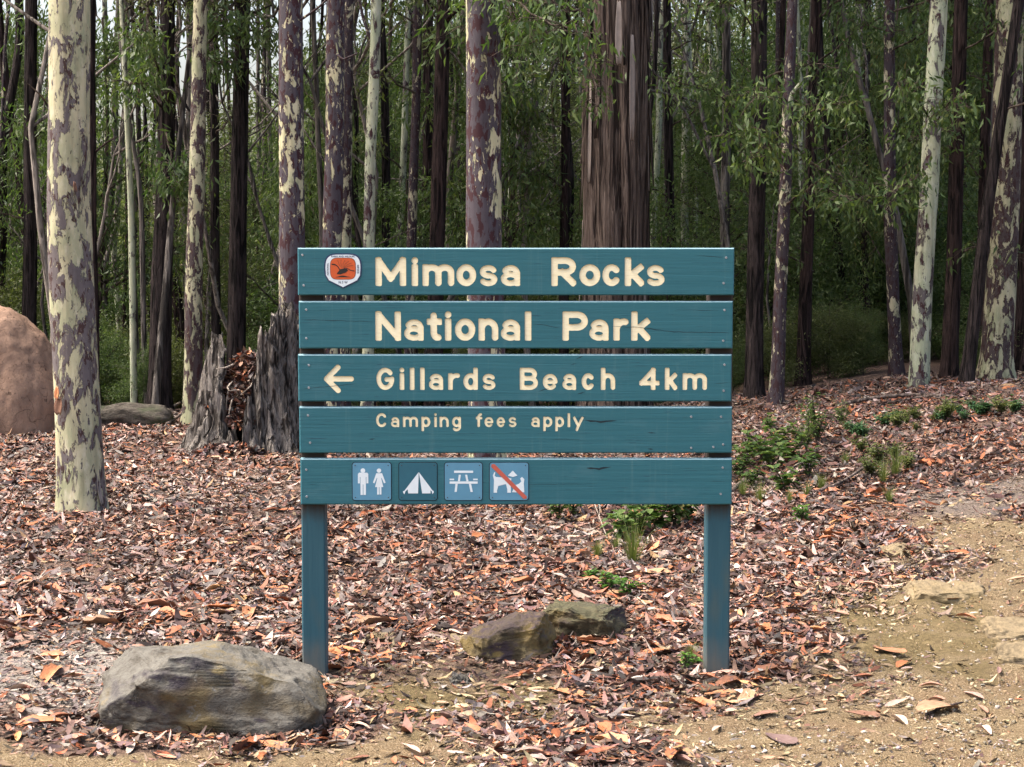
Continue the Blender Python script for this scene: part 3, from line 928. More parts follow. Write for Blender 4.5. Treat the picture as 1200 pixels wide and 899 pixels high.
p = hit(238, 862)
place_rock('boulder', 'large grey lichen spotted boulder at the foot of the left sign post', 'boulder', p + np.array([.0, .17, 0]), R(10), (.41, .25, .165),
           [((0, -1, .25), .72), ((-.95, -.2, .45), .80), ((.62, 0, .9), .66), ((.8, -.1, .35), .82), ((0, .3, 1), .82), ((-.5, .0, 1.0), .92), ((.35, -1, .55), .86), ((-.4, -1, -.1), .80)],
           3.3, M['boulder'], tilt=R(3), sink=.06, rough=.026, strata=.006)
p = hit(601, 779)
place_rock('rock', 'brown rock with a flat purple top behind the sign between its posts', 'rock', p + np.array([0, .13, 0]), R(6), (.20, .16, .105),
           [((0, -1, .1), .70), ((-.55, 0, 1), .72), ((-1, -.3, .1), .80), ((0, -.5, 1), .80), ((1, -.4, .1), .82), ((-.6, -.6, -.7), .85)], 8.1, M['rock'], tilt=R(-7), sink=.05, rough=.022, strata=.005)
p = hit(681, 752)
place_rock('rock', 'mossy flat topped rock leaning against the purple topped rock', 'rock', p + np.array([0, .13, 0]), R(-12), (.19, .15, .088),
           [((0, -1, .0), .74), ((0, .1, 1), .72), ((1, -.2, .2), .84), ((-1, 0, .3), .86), ((.3, -.6, 1), .86)], 5.4, M['rock_mossy'], tilt=R(2), sink=.05, rough=.018, strata=.007)
for k, (px, py, sx, sy, sz, lab) in enumerate([
        (1105, 694, .19, .12, .050, 'long pale flat stone set in the bare earth of the bank'),
        (1192, 742, .16, .13, .075, 'pale yellow stone bedded in the sandy earth'),
        (1198, 774, .13, .10, .075, 'pale wedge of stone bedded just below the yellow stone'),
        (1075, 648, .22, .10, .035, 'grey stone slab flush with the leaf strewn bank'),
        (447, 748, .07, .05, .020, 'small pale yellow stone in the litter left of the purple topped rock'),
        (522, 752, .11, .07, .020, 'flat pale stone beside the purple topped rock'),
        (540, 800, .045, .03, .022, 'small grey stone in front of the purple topped rock')]):
    p = hit(px, py)
    place_rock('stone', lab, 'stone', p, random.uniform(-.5, .5), (sx, sy, sz), [((0, -.3, 1), .6), ((.5, -1, .3), .8), ((-1, -.2, .3), .85)], 20.2 + k * 3.7, M['pale_rock'] if k != 6 else M['boulder'], sink=sz * 1.35, sub=5, rough=.02)

# termite mound at the left edge
def blob_dome(name, rad, height, seed, mat, lump=.05):
    V, Fc = ICO[5]
    P = V.copy()
    up = np.maximum(P[:, 2], -.35)
    s_ = np.stack([P[:, 0], P[:, 1]], 1)
    out = np.stack([s_[:, 0] * rad * 1.05, s_[:, 1] * rad, np.sign(up) * np.abs(up) ** .92 * height], 1)
    for k in range(len(out)):
        q = Vector(V[k]) * 1.7 + Vector((seed, seed * .4, 0))
        d = mnoise.fractal(q, 1.0, 2.0, 5) * lump + mnoise.noise(q * 7) * lump * .15
        out[k] += V[k] * d
    return mesh_np(name, out, [Fc], mat, True)
mt_, t, b = new_mat('termite clay', .95, .1)
v = coords(t, (1, 1, 1))
n1 = tnoise(t, v, 6, 6, .7); n2 = tnoise(t, v, 45, 4, .65); n3 = tnoise(t, v, 2, 2, .5)
c = mixc(t, mask(t, n1, .3, .7), (.155, .100, .072), (.27, .18, .13))
c = mixc(t, mask(t, n2, .52, .75), c, (.14, .09, .068))
c = mixc(t, mask(t, n3, .5, .7), c, (.23, .14, .095))
vo = nd(t, 'ShaderNodeTexVoronoi', Scale=3.2); vo.feature = 'DISTANCE_TO_EDGE'
wv = t.nodes.new('ShaderNodeVectorMath'); wv.operation = 'ADD'
nn = nd(t, 'ShaderNodeTexNoise', Scale=4.0, Detail=3.0); t.links.new(v, nn.inputs['Vector'])
t.links.new(v, wv.inputs[0]); t.links.new(nn.outputs['Color'], wv.inputs[1]); t.links.new(wv.outputs[0], vo.inputs['Vector'])
crk = math2(t, 'MULTIPLY', mask(t, vo.outputs['Distance'], .012, .004), mask(t, n3, .42, .55))
c = mixc(t, crk, c, (.06, .04, .03))
t.links.new(c, b.inputs['Base Color'])
bump(t, b, math2(t, 'SUBTRACT', math2(t, 'ADD', n1, math2(t, 'MULTIPLY', n2, .3)), crk), .6, .02)
M['termite'] = mt_
p = hit(-22, 511)
o = link('termite_mound', blob_dome('termite_mound', .66, 1.17, 4.4, M['termite'], .055), None, p + np.array([-.03, .66, -.02]))
tag(o, 'rounded reddish brown earth mound behind the mottled cream trunk', 'termite mound')

# ------------------------------------------------------------------ trunks
def tube_path(path, radii, sides, flute=None, seed=0, cap=True, lump=.06):
    """rings round a path of points; flute(angle, s, ring) scales the radius"""
    P = np.array(path, float); n = len(P)
    T = np.gradient(P, axis=0); T /= np.linalg.norm(T, axis=1)[:, None]
    ref = np.array([0, 1., 0]) if abs(T[0][1]) < .9 else np.array([1., 0, 0])
    A = np.cross(T, ref); A /= np.linalg.norm(A, axis=1)[:, None]
    B = np.cross(T, A)
    th = np.linspace(0, 2 * np.pi, sides, endpoint=False)
    rad = np.array(radii)[:, None] * np.ones((1, sides))
    lens = np.concatenate([[0], np.cumsum(np.linalg.norm(np.diff(P, axis=0), axis=1))])
    if lump:
        rad = rad * (1 + lump * vnoise(np.cos(th)[None, :] * 1.3 + seed * 7.3 + np.zeros((n, 1)), lens[:, None] * 1.6 + np.sin(th)[None, :] * 1.3, 11))
    if flute is not None:
        rad = rad * flute(th[None, :] + np.zeros((n, 1)), lens[:, None] + np.zeros((1, sides)))
    V = P[:, None, :] + rad[..., None] * (np.cos(th)[None, :, None] * A[:, None, :] + np.sin(th)[None, :, None] * B[:, None, :])
    V = V.reshape(-1, 3)
    i = np.arange(n * sides).reshape(n, sides)
    q = np.stack([i[:-1], np.roll(i, -1, 1)[:-1], np.roll(i, -1, 1)[1:], i[1:]], -1).reshape(-1, 4)
    return V, q

def join_np(parts):
    vs, fs, o = [], [], 0
    for v_, f_ in parts:
        vs.append(v_); fs.append(f_ + o); o += len(v_)
    return np.concatenate(vs), np.concatenate(fs)

def leaves_np(pos, axis_, L, W, jitter=0.0, fold=.12):
    """one kite-shaped leaf face per point, long axis along axis_; returns verts, quads"""
    n = len(pos)
    a = axis_ / (np.linalg.norm(axis_, axis=1)[:, None] + 1e-9)
    rv = rng.normal(size=(n, 3))
    s_ = np.cross(a, rv); s_ /= np.linalg.norm(s_, axis=1)[:, None] + 1e-9
    nn_ = np.cross(a, s_)
    L = np.asarray(L)[:, None] * np.ones((n, 1)); W = np.asarray(W)[:, None] * np.ones((n, 1))
    mid = pos + a * L * .42 + nn_ * L * fold
    tip = pos + a * L
    V = np.stack([pos, mid + s_ * W * .5, tip, mid - s_ * W * .5], 1).reshape(-1, 3)
    q = np.arange(n * 4).reshape(n, 4)
    return V, q

def clump_points(centers, per, spread, droop=.5):
    c = np.repeat(np.asarray(centers), per, 0)
    d = rng.normal(size=c.shape) * np.asarray(spread)
    ax = rng.normal(size=c.shape) * .7 + d / (np.linalg.norm(d, axis=1)[:, None] + 1e-6) * .5
    ax[:, 2] -= droop
    return c + d, ax

def crown_variant(seed, rad, height, nlimb, per, L, Wd, spread, droop, mat, base_h=0.0, sub=5):
    """limbs rising from (0,0,0) with leaf clumps at their twig ends"""
    rr = random.Random(seed)
    limbs, cen = [], []
    for k in range(nlimb):
        a = rr.uniform(0, 2 * math.pi); h0 = base_h + (height - base_h) * (k / nlimb) * .8 * rr.uniform(.8, 1.1)
        ln = rad * rr.uniform(.6, 1.05) * (1 - .35 * k / nlimb)
        up = rr.uniform(.25, .95)
        p0 = np.array([0, 0, h0]); d = np.array([math.cos(a), math.sin(a), up]); d /= np.linalg.norm(d)
        pts = [p0]
        for s_ in range(5):
            d = d + np.array([rr.uniform(-.25, .25), rr.uniform(-.25, .25), rr.uniform(-.12, .2)]); d /= np.linalg.norm(d)
            pts.append(pts[-1] + d * ln / 5)
        r0 = .012 * ln + .006
        limbs.append(tube_path(pts, [r0 * (1 - .16 * q) for q in range(6)], 5, lump=0))
        for q in range(2, 6):
            for _ in range(sub):
                tw = np.array([rr.gauss(0, 1), rr.gauss(0, 1), rr.gauss(.1, .7)]); tw /= np.linalg.norm(tw)
                e = pts[q] + tw * ln * rr.uniform(.10, .38)
                limbs.append(tube_path([pts[q], (pts[q] + e) / 2 + tw[[1, 0, 2]] * .03, e], [r0 * .3, r0 * .22, r0 * .10], 3, lump=0))
                cen.append(e); 
                if rr.random() < .5: cen.append((pts[q] + e) / 2)
    pos, ax = clump_points(cen, per, spread, droop)
    n = len(pos)
    V, q = leaves_np(pos, ax, L * rng.uniform(.6, 1.3, n), Wd * rng.uniform(.7, 1.3, n))
    lv, lq = join_np(limbs)
    return mesh_np('crown', V, [q], mat, False), mesh_np('branches', lv, [lq], M['twig'], True)

CROWN = [crown_variant(100 + k, 3.4, 6.0, 11, 8, .20, .060, (.42, .42, .30), .7, M['leaf_gum'] if k % 2 else M['leaf_olive'], 0, 5) for k in range(4)]

def gum_tree(name, label, group, top_px, mid_px, base_px, Y, wtop, wbase, mat, kind='smooth', H=None, crown=True, sides=20, flare=.35, bend=0.0, base_y=None, cs=1.0, wob=.012):
    """trunk through photo columns top_px (at row 0), mid_px (row 250) and base_px at distance Y"""
    bx = (base_px - 600) / FPX * Y
    gz = float(ground_z(bx, Y))
    H = H or random.uniform(17, 24)
    ptop = at(top_px, 0, Y); pmid = at(mid_px, 250, Y)
    base = np.array([at(base_px, base_y or 480, Y)[0], Y, gz])
    t = empty(name, base); tag(t, label, 'tree', group)
    zt, zm = ptop[2] - gz, pmid[2] - gz
    hs = np.concatenate([np.linspace(-.25, .6, 8), np.linspace(.75, max(zt, 2) + .3, 22), np.linspace(zt + .9, H, 9)])
    slope = (ptop[0] - pmid[0]) / max(zt - zm, .5)
    xs = np.interp(hs, [-.25, 0, zm, zt], [base[0], base[0], pmid[0], ptop[0]])
    xs = np.where(hs > zt, ptop[0] + slope * .6 * (hs - zt), xs) - base[0]
    sd_ = random.random() * 99
    xs = xs + wob * vnoise(hs * .8 + sd_, hs * 0 + 1, 4) * np.clip(hs, 0, 1)
    ys = wob * 2 * vnoise(hs * .5 + sd_, hs * 0 + 5, 6) * np.clip(hs, 0, 1)
    rb, rt = wbase / FPX * Y / 2, wtop / FPX * Y / 2
    rad = np.interp(hs, [0, zt, H], [rb, rt, rt * .35])
    rad = rad * (1 + flare * np.exp(-np.maximum(hs, 0) / .14))
    ph = [random.uniform(0, 6.28) for _ in range(6)]
    fl = None
    if kind == 'rough':
        sides = max(sides, 28)
        def fl(th, s_):
            w_ = .25 * vnoise(s_ * 1.1, s_ * 0 + ph[0], 3)
            return 1 + .05 * np.sin(9 * th + ph[1] + w_ * 6) + .035 * np.sin(14 * th + ph[2] - s_ * .7) + .05 * vnoise(np.cos(th) * 5 + ph[3], np.sin(th) * 5 + s_ * 1.2, 8)
    if kind == 'big':
        sides = 72
        def fl(th, s_):
            w_ = vnoise(s_ * .6, s_ * 0 + ph[0], 3) * .3
            g_ = np.abs(np.sin(3.5 * th + ph[1] + w_ * 3)) ** .35
            g2 = np.abs(np.sin(8 * th + ph[2] + w_ * 5)) ** .5
            return .70 + .25 * g_ + .11 * g2 + .05 * vnoise(np.cos(th) * 9 + ph[3], np.sin(th) * 9 + s_ * 1.0, 8) + .12 * np.exp(-s_ / .5) * np.sin(5 * th + ph[4])
    if kind == 'smooth':
        def fl(th, s_):
            return 1 + .14 * np.exp(-s_ / .35) * np.sin(4 * th + ph[1]) + .02 * np.sin(2 * th + ph[2])
    V, q = tube_path(np.stack([xs, ys, hs], 1), rad, sides, fl, seed=sd_, lump=.05)
    link('trunk', mesh_np('trunk', V, [q], mat, True), t)
    if crown:
        cm, bm_ = CROWN[random.randrange(len(CROWN))]
        s_ = cs * random.uniform(.75, 1.1)
        cx = (float(xs[-1]), float(ys[-1]), H - 3.2 * s_)
        rz = random.uniform(0, 6.28)
        for nm, me in (('branches', bm_), ('crown', cm)):
            o = link(nm, me, t, cx); o.scale = (s_, s_, s_); o.rotation_euler = (0, 0, rz)
    return t, base, (xs, ys, hs)

TREES = {}
def T(key, *a, **k): TREES[key] = gum_tree(*a, **k)
g0 = 'spotted_gum_tree'
T(1, g0, 'nearest mottled cream gum trunk beside the reddish earth mound', None, 82, 81, 96, 10.45, 47, 52, M['gum_cream'], base_y=596, sides=32, flare=.12)
T(2, 'ironbark_tree', 'thin dark trunk rising behind the reddish earth mound', None, 37, 36, 34, 19.5, 13, 17, M['ironbark'], 'rough')
T(3, 'ironbark_tree', 'narrow red brown trunk half hidden by the nearest mottled trunk', None, 108, 109, 111, 16.6, 9, 11, M['redbark'], 'rough')
T(5, 'ironbark_tree', 'thick dark rough trunk behind the mossy log', None, 197, 192, 186, 17.6, 16, 27, M['ironbark'], 'rough', base_y=478)
T(6, g0, 'slender cream trunk with dark flakes left of the broken stump', None, 236, 230, 226, 16.0, 16, 22, M['gum_mid'], base_y=498)
T(7, 'ironbark_tree', 'thin dark trunk right of the slender flaked cream trunk', None, 251, 252, 254, 20.0, 9, 11, M['ironbark'], 'rough')
T(8, 'ironbark_tree', 'dark rough trunk rising behind the broken stump', None, 285, 280, 276, 18.0, 17, 22, M['ironbark'], 'rough', base_y=480)
T(9, g0, 'purple grey trunk with cream flakes rising behind the tall side of the stump', None, 342, 343, 345, 15.3, 27, 33, M['gum_purple'], base_y=505, sides=28)
T(10, g0, 'purple grey flecked trunk behind the emblem end of the sign', None, 393, 390, 386, 16.2, 21, 25, M['gum_purple'])
T(11, g0, 'dark flecked trunk just right of the purple one over the emblem', None, 409, 406, 402, 17.4, 13, 16, M['gum_fleck'])
T(12, g0, 'thin clean pale trunk behind the first letters of the sign', None, 440, 434, 430, 17.0, 12, 14, M['gum_pale'])
T(13, g0, 'thin white flecked trunk left of a dark one behind the sign', None, 489, 484, 478, 19.0, 10, 12, M['gum_fleck'])
T(14, 'ironbark_tree', 'dark brown trunk behind the middle of the top board', None, 520, 514, 509, 18.5, 15, 19, M['redbark'], 'rough')
T(15, 'ironbark_tree', 'greyish thin trunk close left of the dark brown trunk', None, 503, 500, 497, 22, 11, 13, M['redbark'], 'rough')
T(16, g0, 'stout purple grey trunk with long cream patch behind the sign', None, 567, 568, 570, 12.3, 40, 46, M['gum_purple'], sides=36, base_y=560, flare=.2)
T(17, g0, 'thin red brown trunk between the stout purple and the great fibrous trunk', None, 664, 663, 660, 19.5, 9, 12, M['redbark'], 'rough')
T(18, 'stringybark_tree', 'massive fissured grey brown fibrous trunk behind the sign', None, 724, 722, 720, 17.6, 72, 80, M['stringy'], 'big', base_y=470, H=20, flare=.1, cs=1.3)
T(19, 'ironbark_tree', 'thin dark trunk right of the massive fibrous trunk', None, 782, 786, 792, 21, 9, 12, M['ironbark'], 'rough')
T(20, g0, 'thin pale bent trunk between dark ones beyond the right board ends', None, 806, 801, 806, 22, 8, 10, M['gum_pale'])
T(21, 'ironbark_tree', 'straight dark rough trunk just beyond the right end of the sign', None, 891, 887, 883, 17.0, 17, 20, M['ironbark'], 'rough', base_y=485)
T(22, g0, 'purplish trunk with pale snapped branch beside the straight dark trunk', None, 930, 920, 909, 16.2, 12, 17, M['gum_fleck'], base_y=490)
T(23, 'ironbark_tree', 'dark trunk behind the bright green shrub on the bank', None, 958, 949, 940, 18.5, 11, 16, M['redbark'], 'rough')
T(24, 'ironbark_tree', 'very thin dark trunk among the leaves right of the shrub', None, 1018, 1013, 1008, 21, 7, 9, M['ironbark'], 'rough')
T(25, g0, 'slim trunk with pinkish cream flakes right of the thin dark one', None, 1043, 1043, 1050, 18.0, 12, 15, M['gum_fleck'])
T(26, g0, 'pale cream trunk with maroon blotches standing on the leafy crest', None, 1101, 1086, 1077, 16.4, 20, 23, M['gum_pale'], base_y=462, flare=.12)
T(27, 'ironbark_tree', 'purplish dark trunk right of the pale blotched trunk', None, 1126, 1118, 1111, 17.2, 15, 18, M['redbark'], 'rough')
T(28, 'ironbark_tree', 'dark thin trunk leaning across the mottled trunks on the crest', None, 1194, 1156, 1132, 16.2, 12, 15, M['ironbark'], 'rough')
T(29, 'ironbark_tree', 'narrow dark trunk behind the leaning one', None, 1158, 1152, 1150, 18.0, 10, 13, M['redbark'], 'rough')
T(30, g0, 'broad dark trunk with big cream patches on the crest', None, 1183, 1177, 1167, 16.8, 32, 36, M['gum_mid'], base_y=455, sides=28)
T(31, 'ironbark_tree', 'red brown trunk at the far end of the leafy crest', None, 1204, 1200, 1194, 17.8, 20, 24, M['redbark'], 'rough')
T(32, 'ironbark_tree', 'thin grey trunk left of the broad mottled trunk on the crest', None, 1156, 1162, 1140, 19.5, 8, 10, M['greybark'], 'rough')
T(33, g0, 'thin mottled pale sapling trunk behind the second dark trunk', None, 480, 470, 455, 22, 7, 9, M['gum_pale'])
# trees outside the frame that close the forest sideways
for k in range(26):
    sgn = 1 if k % 2 else -1
    Yk = random.uniform(17, 33); xk = sgn * Yk * random.uniform(.345, .62)
    px = 600 + xk / Yk * FPX
    m_, kd = random.choice([('gum_mid', 'smooth'), ('ironbark', 'rough'), ('gum_purple', 'smooth'), ('redbark', 'rough')])
    gum_tree('forest_tree', 'gum trunk of the forest beside the clearing', 'forest trees beside the clearing', px + random.uniform(-30, 30), px, px, Yk, 300 / Yk, 380 / Yk, M[m_], kd, sides=14)

# trunks deeper in the forest
random.seed(21)
deep = []
tries = 0
while len(deep) < 230 and tries < 4000:
    tries += 1
    Yk = random.uniform(24, 58) if len(deep) > 34 else random.uniform(19.5, 26)
    px = random.uniform(-60, 1260)
    if any(abs(px - q[0]) < 5 for q in deep): continue
    deep.append((px, Yk))
for px, Yk in deep:
    m_, kd, nm, lab, grp = random.choice([
        ('gum_pale', 'smooth', 'spotted_gum_tree', 'slim pale gum trunk deep among the forest trees', 'slim pale trunks deep in the forest'),
        ('greybark', 'smooth', 'gum_tree', 'slim grey gum trunk deep among the forest trees', 'slim grey trunks deep in the forest'),
        ('ironbark', 'rough', 'ironbark_tree', 'slim dark rough trunk deep among the forest trees', 'slim dark trunks deep in the forest'),
        ('redbark', 'rough', 'ironbark_tree', 'slim red brown trunk deep among the forest trees', 'slim red brown trunks deep in the forest'),
        ('gum_fleck', 'smooth', 'spotted_gum_tree', 'slim dark flecked trunk deep among the forest trees', 'slim flecked trunks deep in the forest')])
    wd = random.uniform(.045, .15) * FPX / Yk
    ln = random.gauss(0, 22)
    gum_tree(nm, lab, grp, px + ln, px + ln * .4, px - ln * .3, Yk, wd * .8, wd, M[m_], kd, H=random.uniform(11, 18) if px > 450 else random.uniform(14, 21), sides=10, crown=True, cs=.85, wob=.06)
# ------------------------------------------------------------------ understorey
M['stick_dead'] = bark_fibrous('dead pale stem', (.11, .095, .08), (.33, .29, .25), .5, (30, 30, 3), .3)
random.seed(33)
def understory_variant(seed, H, rad, nl, per, L, W, spread, droop, mat):
    cm, bm_ = crown_variant(seed, rad, H, nl, per, L, W, spread, droop, mat, H * (.22 if H > 3 else .02), 5)
    hs = np.linspace(-.15, H * .9, 9)
    rr = random.Random(seed)
    V, q = tube_path(np.stack([.10 * np.sin(hs * .9 + seed), .10 * np.cos(hs * .7 + seed * 2), hs], 1) - np.array([.10 * math.sin(seed), .10 * math.cos(seed * 2), 0]), np.linspace(.05, .012, 9) * (H / 5), 8, lump=.08)
    return mesh_np('trunk', V, [q], M['twig'], True), bm_, cm
UND = {
 'wattle': [understory_variant(200 + k, 5.0 + k * .7, 1.9, 17, 34, .065, .020, (.20, .20, .13), .05, M['leaf_dark'] if k < 2 else M['leaf_olive']) for k in range(3)],
 'sapling': [understory_variant(230 + k, 6.0 + k, 1.6, 15, 18, .13, .026, (.18, .18, .16), 1.3, M['leaf_gum'] if k else M['leaf_dark']) for k in range(2)],
 'shrub': [understory_variant(260 + k, 2.1, 1.15, 13, 26, .070, .020, (.15, .15, .13), .1, (M['leaf_dark'], M['leaf_olive'])[k]) for k in range(2)],
}
def put(kind, k, x, y, s_, name, label, group):
    t = empty(name, (x, y, float(ground_z(x, y))), random.uniform(0, 6.28))
    t.scale = (s_, s_, s_ * random.uniform(.85, 1.2))
    tag(t, label, 'shrub' if kind == 'shrub' else 'tree', group)
    tr, br, cr = UND[kind][k]
    link('trunk', tr, t); link('branches', br, t); link('crown', cr, t)
    return t
LBL = {'wattle': ('wattle_tree', 'bushy small leaved understorey tree between the forest trunks', 'bushy understorey trees'),
       'sapling': ('gum_sapling', 'leafy gum sapling with drooping leaves between the forest trunks', 'gum saplings in the forest'),
       'shrub': ('forest_shrub', 'low dark shrub growing on the forest floor beyond the litter', 'shrubs on the forest floor')}
spots = []
def scatter(kind, n, y0, y1, smin, smax, gap, fx=.42):
    made = 0; tr = 0
    while made < n and tr < n * 40:
        tr += 1
        y = random.uniform(y0, y1); x = random.uniform(-fx, fx) * y
        px = 600 + x / y * FPX
        if px < 330 and y > 26 and kind != 'shrub' and random.random() < .82: continue
        if any((x - a) ** 2 + (y - b_) ** 2 < gap ** 2 for a, b_ in spots): continue
        spots.append((x, y))
        q_ = random.randrange(len(UND[kind])); nm_, lb_, gr_ = LBL[kind]
        tone = {'wattle': ('dark green', 'dense dark green', 'olive green'), 'sapling': ('dark', 'bright'), 'shrub': ('dark green', 'olive')}[kind][q_]
        put(kind, q_, x, y, random.uniform(smin, smax), nm_, lb_.replace('bushy', 'bushy ' + tone).replace('leafy gum', 'leafy ' + tone + ' gum').replace('low dark', 'low ' + tone), tone + ' ' + gr_)
        made += 1
scatter('wattle', 8, 20.5, 26, .55, .85, 1.9)
scatter('wattle', 50, 27, 50, .6, 1.25, 1.8)
scatter('sapling', 12, 19.5, 27, .6, .95, 1.3)
scatter('sapling', 40, 25, 46, .6, 1.25, 1.4)
scatter('shrub', 46, 19.2, 28, .6, 1.15, .8)
scatter('shrub', 46, 27, 44, .7, 1.4, 1.0)

random.seed(61)
# dark shrubs just behind the crest
for k in range(60):
    y = random.uniform(17.6, 22.5); px = random.choice([random.uniform(860, 1230), random.uniform(860, 1230), random.uniform(-20, 330), random.uniform(330, 860)])
    put('shrub', random.randrange(2), (px - 600) / FPX * y, y, random.uniform(.20, .46), 'forest_shrub', 'small dark shrub growing just behind the litter crest', 'shrubs just behind the litter crest')
# bare dead saplings: thin tangled stems
def dead_variant(seed, H):
    rr = random.Random(seed); parts = []
    def grow(p, d, ln, r, lev):
        pts = [p]
        for s_ in range(6):
            d = d + np.array([rr.gauss(0, .13), rr.gauss(0, .13), rr.gauss(.02, .08)]); d /= np.linalg.norm(d)
            pts.append(pts[-1] + d * ln / 6)
        parts.append(tube_path(pts, np.linspace(r, r * .35, 7), 5 if lev else 6, lump=0))
        if lev < 2:
            for q in range(rr.randint(3, 6) if lev == 0 else rr.randint(2, 4)):
                b_ = pts[rr.randint(2, 6)]; dd = d + np.array([rr.gauss(0, .9), rr.gauss(0, .9), rr.gauss(.1, .5)]); dd /= np.linalg.norm(dd)
                grow(b_, dd, ln * rr.uniform(.3, .55), r * .45, lev + 1)
    grow(np.array([0, 0, -.15]), np.array([rr.gauss(0, .15), rr.gauss(0, .15), 1.0]), H, .022 + .004 * H, 0)
    v_, f_ = join_np(parts)
    return v_, f_
DEADM = [mesh_np('stem', *(lambda q: (q[0], [q[1]]))(dead_variant(300 + k, 3.5 + .7 * k)), M[('greybark', 'stick_dead')[k % 2]], True) for k in range(6)]
for k in range(64):
    y = random.uniform(17.8, 34); x = random.uniform(-.34, .34) * y
    if random.random() < .35: x = -abs(x)
    o = link('dead_sapling', random.choice(DEADM), None, (x, y, float(ground_z(x, y))))
    o.rotation_euler = (random.gauss(0, .08), random.gauss(0, .1), random.uniform(0, 6.28)); s_ = random.uniform(.6, 1.25); o.scale = (s_,) * 3
    tag(o, 'thin bare branching dead sapling among the forest trunks', 'sapling', 'bare dead saplings in the forest')

# the far wood: reads as one mass behind everything
def far_wood():
    n = 6000
    y = rng.uniform(50, 95, n); x = rng.uniform(-.62, .62, n) * y
    px = 600 + x / y * FPX
    top = 5.0 + 2.0 * vnoise(x * .12, y * .1, 71) + 2.0 * vnoise(x * .4, y * .3, 72) + 7.0 * sstep(150, 560, px)
    z = ground_z(x, y) + top * rng.uniform(0, 1, n) ** .85
    cen = np.stack([x, y, z], 1)
    pos, ax = clump_points(cen, 40, (.85, .85, .55), .3)
    k = len(pos)
    V, q = leaves_np(pos, ax, .27 * rng.uniform(.6, 1.4, k), .10 * rng.uniform(.7, 1.4, k))
    o = link('far_wood', mesh_np('far_wood', V, [q], M['leaf_olive'], False))
    tag(o, 'hazy mass of green foliage far behind the trunks', 'foliage', kind='stuff')
far_wood()

# ------------------------------------------------------------------ leafy sprays on nearer branches
def spray(parent, base, path, r0, nleaf, mat, L=.10, W=.024, seed=0, bark='twig'):
    """a leafy side branch: part of its tree; path in world coordinates"""
    rr = random.Random(seed)
    P = [np.array(p) - base for p in path]
    n = 10; S = []
    for k in range(n + 1):
        f = k / n * (len(P) - 1); i = min(int(f), len(P) - 2)
        S.append(P[i] * (1 - (f - i)) + P[i + 1] * (f - i) + np.array([rr.uniform(-.02, .02) for _ in range(3)]) * (k > 0))
    parts = [tube_path(S, np.linspace(r0, r0 * .25, n + 1), 6, lump=0)]
    cen = []
    for k in range(3, n + 1):
        for _ in range(4):
            d = np.array([rr.gauss(0, 1), rr.gauss(0, 1), rr.gauss(-.1, .6)]); d /= np.linalg.norm(d)
            e = S[k] + d * rr.uniform(.12, .34)
            parts.append(tube_path([S[k], (S[k] + e) / 2 + np.array([0, 0, .03]), e], [r0 * .25, r0 * .2, r0 * .1], 4, lump=0))
            cen += [e, (e + S[k]) / 2]
    v_, f_ = join_np(parts)
    br = link('leafy_branch', mesh_np('leafy_branch', v_, [f_], M[bark], True), parent)
    pos, ax = clump_points(cen, max(1, int(nleaf * 1.5) // len(cen)), .065, 1.2)
    k = len(pos)
    V, q = leaves_np(pos, ax, L * rng.uniform(.6, 1.25, k), W * rng.uniform(.7, 1.3, k))
    link('foliage', mesh_np('foliage', V, [q], mat, False), br)

t16, b16, _ = TREES[16]
for s_, (a, c_, d) in enumerate([((570, -25), (620, 15), (690, 45)), ((565, -30), (600, 10), (620, 55)), ((575, -40), (640, -5), (672, 20)), ((570, -30), (640, 40), (662, 85)), ((568, -35), (545, -5), (560, 30))]):
    spray(t16, b16, [at(*a, 12.3), at(*c_, 11.7 + .2 * s_), at(*d, 11.4 + .25 * s_)], .012, 170, M['leaf_gum'], seed=400 + s_)
t18, b18, _ = TREES[18]
for s_, (a, c_, d) in enumerate([((705, 40), (692, 70), (700, 125))]):
    spray(t18, b18, [at(*a, 17.2), at(*c_, 16.4), at(*d, 16.0)], .016, 170, M['leaf_gum'], L=.10, W=.027, seed=420 + s_)
t22, b22, _ = TREES[22]
for s_, (a, c_, d) in enumerate([((922, 190), (880, 150), (845, 160)), ((922, 200), (900, 165), (868, 190)), ((924, 150), (955, 130), (985, 120)), ((920, 240), (960, 215), (1000, 235)), ((922, 120), (900, 100), (880, 120))]):
    spray(t22, b22, [at(*a, 16.2), at(*c_, 15.4), at(*d, 15.0)], .012, 150, M['leaf_gum'], L=.10, W=.027, seed=440 + s_)
t26, b26, _ = TREES[26]
for s_, (a, c_, d) in enumerate([((1092, 150), (1110, 120), (1122, 125)), ((1090, 140), (1070, 110), (1050, 95)), ((1088, 200), (1060, 215), (1040, 240))]):
    spray(t26, b26, [at(*a, 16.4), at(*c_, 15.8), at(*d, 15.5)], .010, 150, M['leaf_gum'], L=.10, W=.026, seed=460 + s_)
t5, b5, _ = TREES[5]
for s_, (a, c_, d) in enumerate([((192, 130), (165, 100), (140, 95)), ((192, 110), (180, 60), (170, 30)), ((192, 150), (205, 200), (215, 215))]):
    spray(t5, b5, [at(*a, 17.6), at(*c_, 17.0), at(*d, 16.8)], .014, 220, M['leaf_dark'], L=.12, W=.028, seed=480 + s_)
t8, b8, _ = TREES[8]
for s_, (a, c_, d) in enumerate([((281, 100), (265, 70), (250, 75)), ((281, 40), (305, 30), (320, 40)), ((280, 60), (262, 20), (250, 25))]):
    spray(t8, b8, [at(*a, 18.0), at(*c_, 17.3), at(*d, 17.1)], .014, 200, M['leaf_dark'], L=.12, W=.028, seed=500 + s_)

